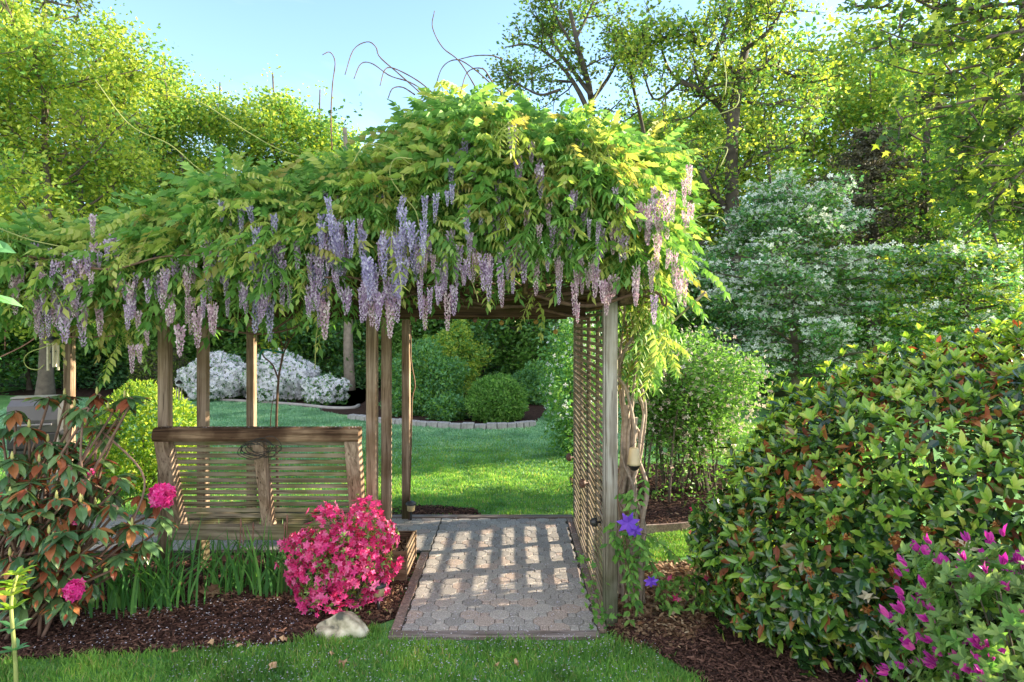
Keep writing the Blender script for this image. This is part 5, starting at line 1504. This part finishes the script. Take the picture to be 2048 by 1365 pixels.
# ground ivy / low leafy plants
mb = MB()
for px, py, n, s in ((460, 1190, 40, .03), (700, 1240, 40, .04), (1320, 1000, 60, .05), (1420, 1010, 40, .05), (1245, 960, 50, .045), (1280, 940, 30, .04), (1395, 1180, 40, .05), (1140, 1010, 12, .06), (790, 1030, 40, .05)):
    x, y = G(px, max(py, 900)); pp = np.column_stack([x + R.normal(size=n) * .09, y + R.normal(size=n) * .07, np.abs(R.normal(size=n)) * .07 + .02]); scatter(mb, T_LEAF, pp, size=s, up=.8, mat=R.integers(0, 2))
for k in range(46):
    x, y = (R.uniform(-2.2, 1.1), R.uniform(4.0, 4.6)) if k < 16 else (R.uniform(-.9, .6), R.uniform(7.8, 12))
    n = 14; pp = np.column_stack([x + R.normal(size=n) * .05, y + R.normal(size=n) * .05, R.uniform(.02, .05, n)]); scatter(mb, T_LEAF, pp, size=.028, up=1.5, mat=R.integers(0, 2))
tag(mb.build('ground_cover', [L_MID, L_DEEP]), kind='stuff')

# ================================================================== TREES
def rad_cam(px, d): return ((px - VX) * d / F, d)
def treepx(name, px, d, pytop, pxhalf, label, leafm, **kw):
    H = EYE + (HOR - pytop) * d / F
    return crown_tree(name, H, kw.pop('base', H * .25), pxhalf * d / F, label, rad_cam(px, d), leafm, **kw)
t_a = treepx('maple_tree', 90, 19, -60, 240, 'tall bright yellow-green tree at the left edge of the garden', [L_YEL, L_MID], nl=26, per=20, sig=.30, size=.135, r=.2, sub=8, base=3.4, wts=[.7, .3])
t_b = treepx('woodland_tree', 330, 27, 68, 150, 'yellow-green tree with a spiky top right of the tallest left one', [L_MID, L_YEL], nl=20, per=18, sig=.34, size=.16, r=.17, sub=7, base=3.0, wts=[.5, .5])
t_c = treepx('woodland_tree', 545, 29, 100, 120, 'upright yellow-green tree at the middle of the left group, behind the bench', [L_YEL, L_MID], nl=20, per=18, sig=.34, size=.165, r=.17, sub=7, base=2.5, wts=[.5, .5])
t_d = treepx('woodland_tree', 1420, 34, 200, 200, 'broad yellow-green tree directly behind the twisted oak', [L_YEL, L_MID], nl=20, per=20, sig=.45, size=.20, r=.2, sub=7, base=1.5, wts=[.6, .4])
place_copy(t_b, *rad_cam(440, 29), .98, 1.4, 'yellow-green tree whose pointed top rises left of the upright one')
place_copy(t_c, *rad_cam(640, 30), .97, 2.2, 'yellow-green tree at the right end of the left group')
place_copy(t_b, *rad_cam(215, 25), .95, 3.1, 'greener tree just behind the right side of the tallest left one')
place_copy(t_c, *rad_cam(708, 33), .82, 4.0, 'low rounded light green tree closing the left group, behind the wisteria')
place_copy(t_d, *rad_cam(1610, 31), 1.15, 1.0, 'broad yellow-green tree between the oak and the dark conifer')
place_copy(t_d, *rad_cam(1860, 31), 1.2, 2.5, 'broad yellow-green tree behind the dark conifer')
place_copy(t_c, *rad_cam(1230, 36), .95, 5.1, 'light green tree behind the right end of the pergola')
place_copy(t_d, *rad_cam(-60, 24), .9, 3.7, 'bright tree low at the far left edge')
place_copy(t_a, -17.5, 30, .8, 1.9, 'yellow-green tree mostly hidden behind the tallest left one')
place_copy(t_b, *rad_cam(1740, 28), 1.0, 2.9, 'mid-green tree rising directly behind the dark conifer')
place_copy(t_c, *rad_cam(1330, 30), 1.0, .9, 'slim yellow-green tree between the olive-leaved tree and the oak')

# undergrowth seen under the pergola roof
u_a = crown_tree('understorey_tree', 5.2, .4, 2.3, 'dark green small tree at the wood edge behind the dark purplish shrub', rad_cam(330, 24), [L_DEEP, L_MID], nl=16, per=13, sig=.28, size=.15, r=.08, sub=6, twig=4)
u_b = crown_tree('understorey_tree', 4.6, .2, 2.6, 'blue-green small tree at the wood edge right of the white azaleas', rad_cam(745, 24.5), [L_BLUE, L_DEEP], nl=16, per=13, sig=.30, size=.15, r=.08, sub=6, twig=4)
lab = (('dark green small tree at the far left of the wood edge', u_a, 60, 22.5, 1.0, 1), ('blue-green small tree left of the dark purplish shrub', u_b, 190, 24, 1.05, 2), ('dark green small tree behind the left large white azalea', u_a, 440, 25, 1.05, 3),
       ('blue-green small tree behind the right large white azalea', u_b, 560, 25.5, 1.15, 4), ('dark green small tree behind the small white azalea', u_a, 655, 26, 1.0, 5), ('dark green small tree behind the tall loose shrub', u_a, 840, 24, .95, 6),
       ('blue-green small tree behind the rounded bright green shrub', u_b, 960, 24, 1.1, 1), ('dark green small tree left of the lattice at the wood edge', u_a, 1060, 23, 1.0, 2), ('dark green small tree seen just behind the lattice', u_b, 1170, 22, 1.0, 3),
       ('dark green small tree behind the honeysuckle shrub', u_a, 1330, 21, .9, 4), ('dark small tree in shade left of the dogwood trunk', u_b, 1500, 22, .85, 5), ('dark small tree in shade right of the dogwood trunk', u_a, 1700, 22, .8, 6), ('dark small tree in shade behind the camellia', u_b, 1900, 21, .9, .5),
       ('dark green small tree outside the left end of the pergola', u_b, -80, 21, 1.0, 1.5))
for l_, src, px, d, s, rz in lab: place_copy(src, *rad_cam(px, d), s, rz, l_)
# bare trunks in the dark wood
def trunk(px, d, r, label, mat, H=9):
    x, y = rad_cam(px, d); root = empty('woodland_tree', (x, y, 0), label, 'tree', 'trunks standing in the dark wood'); mb = MB()
    tr = smooth_path([(0, 0, -.1), (R.normal() * .1, 0, 2), (R.normal() * .25, 0, 5), (R.normal() * .5, 0, H)], 14); mb.tube(tr, np.linspace(r * 1.2, r * .4, 14), 8)
    for k in range(6):
        i = R.integers(3, 12); l = limb(tr[i], norm(rdir(1)[0] + [0, 0, .2]), R.uniform(.8, 2), .2, .3, 6); mb.tube(l, np.linspace(r * .25, .01, 6), 5)
    mb.build('trunk', mat, root, True)
    lv = MB(); tips = np.array([tr[i] + R.normal(size=3) * [.9, .9, .5] for i in R.integers(6, 14, 40)]); clumps(lv, tips, 16, .35, T_DIA, .16); lv.build('crown', L_DEEP, root)
trunk(700, 22.5, .17, 'trunk with pale peeling bark between the small white azalea and the posts', BARKL)
for px, d, r, l_ in ((845, 26, .13, 'thin dark trunk above the tall loose shrub'), (895, 27, .12, 'dark trunk in the wood above the low blue-green shrub'), (1010, 26, .14, 'dark trunk in the wood above the rounded bright green shrub'), (640, 28, .12, 'dark trunk above the right large white azalea'), (440, 28, .14, 'dark trunk above the left large white azalea'),
                  (1385, 24, .17, 'dark trunk rising right of the wisteria curtain'), (140, 23, .2, 'grey trunk in the trees above the left end of the wisteria'), (375, 26, .17, 'dark forked trunk seen over the middle left of the wisteria'), (1860, 20, .2, 'dark leaning trunk in the shade above the camellia'), (1545, 24, .13, 'thin dark trunk in shade behind the dogwood')):
    trunk(px, d, r, l_, BARKD)

# big twisted oak on the right: limbs laid out by hand at its distance
def hand_tree(name, d, limbs, label, leafm, sub_n, sub_len, twig_n, twig_len, per, sig, size, wts, barkm=BARKD, up=.6, dz=1.2, flat=1.0, start=.2):
    x0 = (limbs[0][0][0][0] - VX) * d / F
    root = empty(name, (x0, d, 0), label, 'tree'); w = MB(); mains = []
    for pxs, r0, r1 in limbs:
        q = smooth_path([P(a, b, d + (dz * math.sin(i * 1.3 + a * .01) * (i > 0) * .6)) for i, (a, b) in enumerate(pxs)], 12); mains.append((q, r0, r1))
    tr = mains[0][0][0]; w.tube([(tr[0], tr[1], -.1), (tr[0] + .05, tr[1], tr[2] * .5), tr], [limbs[0][1] * 1.3, limbs[0][1] * 1.1, limbs[0][1]], 9)
    tips = grow(w, mains, sub_n, sub_len, twig_n, twig_len, flat, .3, start, 7)
    rel(w.build('trunk', barkm, smooth=True), root); lv = MB(); clumps(lv, tips, per, sig, T_DIA, size, mats=tuple(range(len(leafm))), wts=wts, up=up)
    rel(lv.build('crown', leafm), root); return root
hand_tree('oak_tree', 20, [(((1465, 430), (1463, 340), (1465, 260), (1475, 180), (1490, 100), (1500, 40), (1490, -60)), .22, .09),
    (((1465, 250), (1440, 210), (1400, 180), (1360, 165)), .16, .07), (((1400, 178), (1425, 120), (1445, 70), (1460, 20), (1455, -40)), .10, .03), (((1380, 172), (1345, 150), (1325, 105), (1320, 60)), .07, .02),
    (((1468, 430), (1440, 405), (1415, 370), (1400, 330), (1395, 290)), .13, .04), (((1475, 180), (1500, 150), (1540, 130), (1580, 150), (1625, 165), (1680, 150)), .09, .02), (((1490, 100), (1540, 60), (1570, 10), (1600, -30)), .07, .02),
    (((1465, 360), (1500, 320), (1560, 300), (1610, 290)), .06, .015), (((1480, 150), (1440, 120), (1400, 90), (1370, 30)), .06, .02), (((1360, 165), (1310, 200), (1285, 140), (1270, 95)), .05, .015), (((1470, 200), (1530, 210), (1590, 200), (1640, 220)), .06, .02), (((1495, 60), (1530, 20), (1560, -30)), .05, .02)],
    'big twisted oak with dark trunk and sparse yellow-green leaves, in front of the light trees', [L_YEL, L_MID, L_OLIVE], 9, 1.4, 4, .6, 10, .22, .135, [.45, .35, .2])
hand_tree('woodland_tree', 21, [(((1205, 420), (1195, 330), (1185, 250), (1180, 180), (1160, 110), (1140, 20)), .15, .06), (((1185, 240), (1150, 170), (1110, 120), (1060, 90), (1010, 95)), .09, .02), (((1182, 190), (1130, 120), (1090, 60), (1060, 20)), .08, .02),
    (((1185, 200), (1220, 150), (1240, 100), (1225, 60)), .07, .02), (((1150, 80), (1180, 20), (1200, -40)), .06, .02), (((1120, 180), (1080, 190), (1040, 170), (1010, 150)), .05, .015), (((1300, 330), (1280, 230), (1262, 150), (1268, 90), (1275, 60)), .07, .02), (((1170, 130), (1110, 30), (1090, -40)), .06, .02)],
    'sparse olive-leaved tree with thin dark limbs behind the top of the wisteria', [L_OLIVE, L_MID], 8, 1.3, 4, .55, 11, .22, .13, [.65, .35])
# dark conifer
def conifer(px, d, pytop, half, pyb):
    x, y = rad_cam(px, d); H = EYE + (HOR - pytop) * d / F; zb = EYE + (HOR - pyb) * d / F; rx = half * d / F
    root = empty('conifer_tree', (x, y, 0), 'dark purplish conifer with flat branches between the light green trees', 'tree'); w = MB(); lv = MB()
    w.tube([(0, 0, -.1), (.05, 0, H * .5), (0, 0, H)], [.26, .17, .03], 8); tips = []
    for k in range(66):
        z = zb + (H - zb) * ((k // 6) / 11 + R.normal() * .006); a = k * 2.4; L = rx * (1.02 - ((k / 66)) ** 1.8) * R.uniform(.55, 1.2)
        l = limb((0, 0, z), (math.cos(a), math.sin(a), .05), L, .12, .3, 8); w.tube(l, np.linspace(.05, .01, 8), 4)
        for i in range(2, 8):
            for _ in range(3): tips.append(l[i] + R.normal(size=3) * [.22, .22, .03])
    clumps(lv, np.array(tips), 12, .15, T_DIA, .095, flat=.2); w.build('trunk', BARKD, root, True); lv.build('crown', L_CONI, root)
conifer(1745, 20.5, 245, 140, 500)
# dogwoods: tiers of flat sprays with white bracts on top
def dogwood(px, d, pytop, half, pyb, label, leafm, nfl, tiers=11, wts=None, pxbase=None, r=.12, nleaf=11, nlimb=5):
    x, y = rad_cam(px, d); H = EYE + (HOR - pytop) * d / F; zb = EYE + (HOR - pyb) * d / F; rx = half * d / F
    root = empty('dogwood_tree', (x, y, 0), label, 'dogwood'); w = MB(); lv = MB(); fl = MB()
    tr = smooth_path([(0, 0, -.1), (.08, 0, zb), (-.1, .1, (zb + H) / 2), (0, 0, H)], 14); w.tube(tr, np.linspace(r * 1.1, .02, 14), 8); mains = []
    for k in range(tiers):
        t = k / (tiers - 1); z = zb * .9 + (H * .97 - zb * .9) * t
        rad = rx * math.sqrt(max(.04, 1 - ((t - .25) / .8) ** 2))
        for j in range(nlimb):
            a = j * 6.28 / nlimb + k * 1.1 + R.normal() * .2; i = int(np.argmin(abs(tr[:, 2] - z + .2)))
            mains.append((limb(tr[i], (math.cos(a), math.sin(a), .12), rad * R.uniform(.75, 1.1), .09, .15, 8), .04 * (1.2 - t), .008))
    tips = grow(w, mains, 5, rx * .35, 3, rx * .15, .22, .1, .3, 4)
    pos = clumps(lv, tips, nleaf, .17, T_DIA, .095, flat=.25, mats=tuple(range(len(leafm))), wts=wts, up=1.2)
    k = R.integers(0, len(tips), nfl); pf = tips[k] + R.normal(size=(nfl, 3)) * [.18, .18, .02] + [0, 0, .07]
    scatter(fl, T_FL4, pf, rdir(nfl), rdir(nfl) * .5 + np.array([0, -.45, 1]), .060, .3)
    w.build('trunk', BARK, root, True); lv.build('crown', leafm, root); o = fl.build('blossoms', F_DOG, root); o['kind'] = 'stuff'
    return root
dogwood(1585, 16.5, 375, 195, 710, 'dogwood covered in white blossom, in tiers, left of the dark conifer trunk', [L_MID, L_BLUE], 10000, 12)
dogwood(1925, 15.0, 490, 175, 640, 'greener dogwood with fewer white flowers, behind the top of the camellia', [L_MID, L_YEL, L_BLUE], 2200, 9)
dogwood(1430, 20.5, 520, 130, 640, 'small white dogwood low behind the honeysuckle shrub', [L_MID, L_BLUE], 1600, 7)
# green tree filling the right edge
treepx('woodland_tree', 2010, 18.5, 120, 190, 'dense mid-green tree behind the maple branches at the right edge', [L_MID, L_DEEP, L_YEL], nl=22, per=13, sig=.3, size=.14, r=.17, sub=8, base=2.6, wts=[.5, .3, .2])
# maple reaching in from the upper right
mp = empty('maple_tree', (7.6, 9.3, 0), 'maple with large lobed leaves reaching in from the upper right', 'tree'); w = MB(); lv = MB(); mains = []
w.tube(smooth_path([(7.6, 9.3, -.1), (7.5, 9.3, 3), (7.3, 9.2, 6), (7.2, 9.2, 8)], 12), np.linspace(.24, .09, 12), 9)
for pxs, d in ((((2160, 40), (2050, 60), (1950, 80), (1850, 90), (1760, 60)), 8.4), (((2160, 160), (2040, 190), (1950, 200), (1850, 225), (1790, 240)), 8.2), (((2150, 0), (2000, 10), (1880, 20), (1800, -10), (1700, 30)), 8.8), (((2160, 250), (2080, 240), (2020, 280), (1960, 330), (1930, 380)), 8.0),
               (((2140, 300), (2060, 330), (1990, 400), (1940, 450)), 7.9), (((2160, 90), (2060, 120), (1960, 130), (1860, 150), (1750, 120)), 9.0), (((2160, 200), (2080, 240), (2000, 290), (1920, 330), (1850, 350)), 8.4), (((2100, -60), (1980, -50), (1850, -60), (1740, -40)), 8.6), (((2160, 20), (2060, 30), (1960, 40), (1880, 60), (1800, 110)), 8.9), (((2160, 60), (2080, 90), (1980, 160), (1900, 190), (1830, 180)), 8.6), (((2160, 350), (2080, 400), (2020, 440)), 8.3)):
    q = smooth_path([P(a, b, d + .1 * i) for i, (a, b) in enumerate(pxs)], 14); w.tube([(7.3, 9.2, q[0][2] - .6), q[0]], [.07, .035], 6); mains.append((q, .03, .008))
tips = grow(w, mains, 9, .55, 3, .28, .7, -.15, .1, 5)
clumps(lv, tips, 4, .12, T_MAPLE, .115, mats=(0, 1), wts=[.75, .25], up=1.0)
rel(w.build('trunk', BARK, smooth=True), mp); rel(lv.build('crown', [leaf_mat('leaf_maple', [(0, (.05, .11, .035)), (.6, (.09, .18, .05)), (1, (.18, .28, .06))], .45, .45), L_YEL]), mp)
# twig of an overhanging tree, top left
ht = empty('overhanging_tree', (-9.2, 11.5, 0), 'leafy twigs of a nearer dark-leaved tree in the upper left corner', 'tree'); w = MB(); lv = MB()
w.tube(smooth_path([(-9.9, 11.5, -.1), (-9.8, 11.5, 4), (-9.6, 11.5, 9)], 10), np.linspace(.16, .06, 10), 8)
mains = [(smooth_path([(-9.6, 11.5, 8.2), P(20, -40, 11.3), P(90, 0, 11.2), P(150, 15, 11.2)], 12), .04, .01), (smooth_path([(-9.6, 11.5, 8.6), P(60, -70, 11.3), P(130, -30, 11.2), P(165, 20, 11.2)], 12), .04, .01)]
tips = grow(w, mains, 6, .5, 3, .25); clumps(lv, tips, 10, .13, T_FOLD, .08); rel(w.build('trunk', BARK, smooth=True), ht); rel(lv.build('crown', L_OLIVE), ht)

# far wood closing the view as one mass
mb = MB(); n = 52000
x = R.uniform(-48, 48, n); hmax = np.interp(x, [-48, -14, -9, 6, 12, 48], [12, 11, 6.5, 6.5, 11, 13]) * (.85 + .15 * np.sin(x * .9)); z = R.uniform(0, 1, n) ** .8 * hmax
y = 36 + 3 * np.sin(x * .35) + R.normal(size=n) * 1.6 + z * .15
scatter(mb, T_DIA, np.stack([x, y, z], -1), size=.46, sv=.4, mat=0)
o = mb.build('woods', [L_DEEP]); tag(o, kind='stuff')
mb = MB(); n = 15000; x = R.uniform(-18, 16, n); y = R.uniform(22.5, 27, n); z = np.abs(R.normal(size=n)) * .45
scatter(mb, T_DIA, np.stack([x, y, z], -1), size=.14, sv=.4); tag(mb.build('undergrowth', [L_BLUE]), kind='stuff')
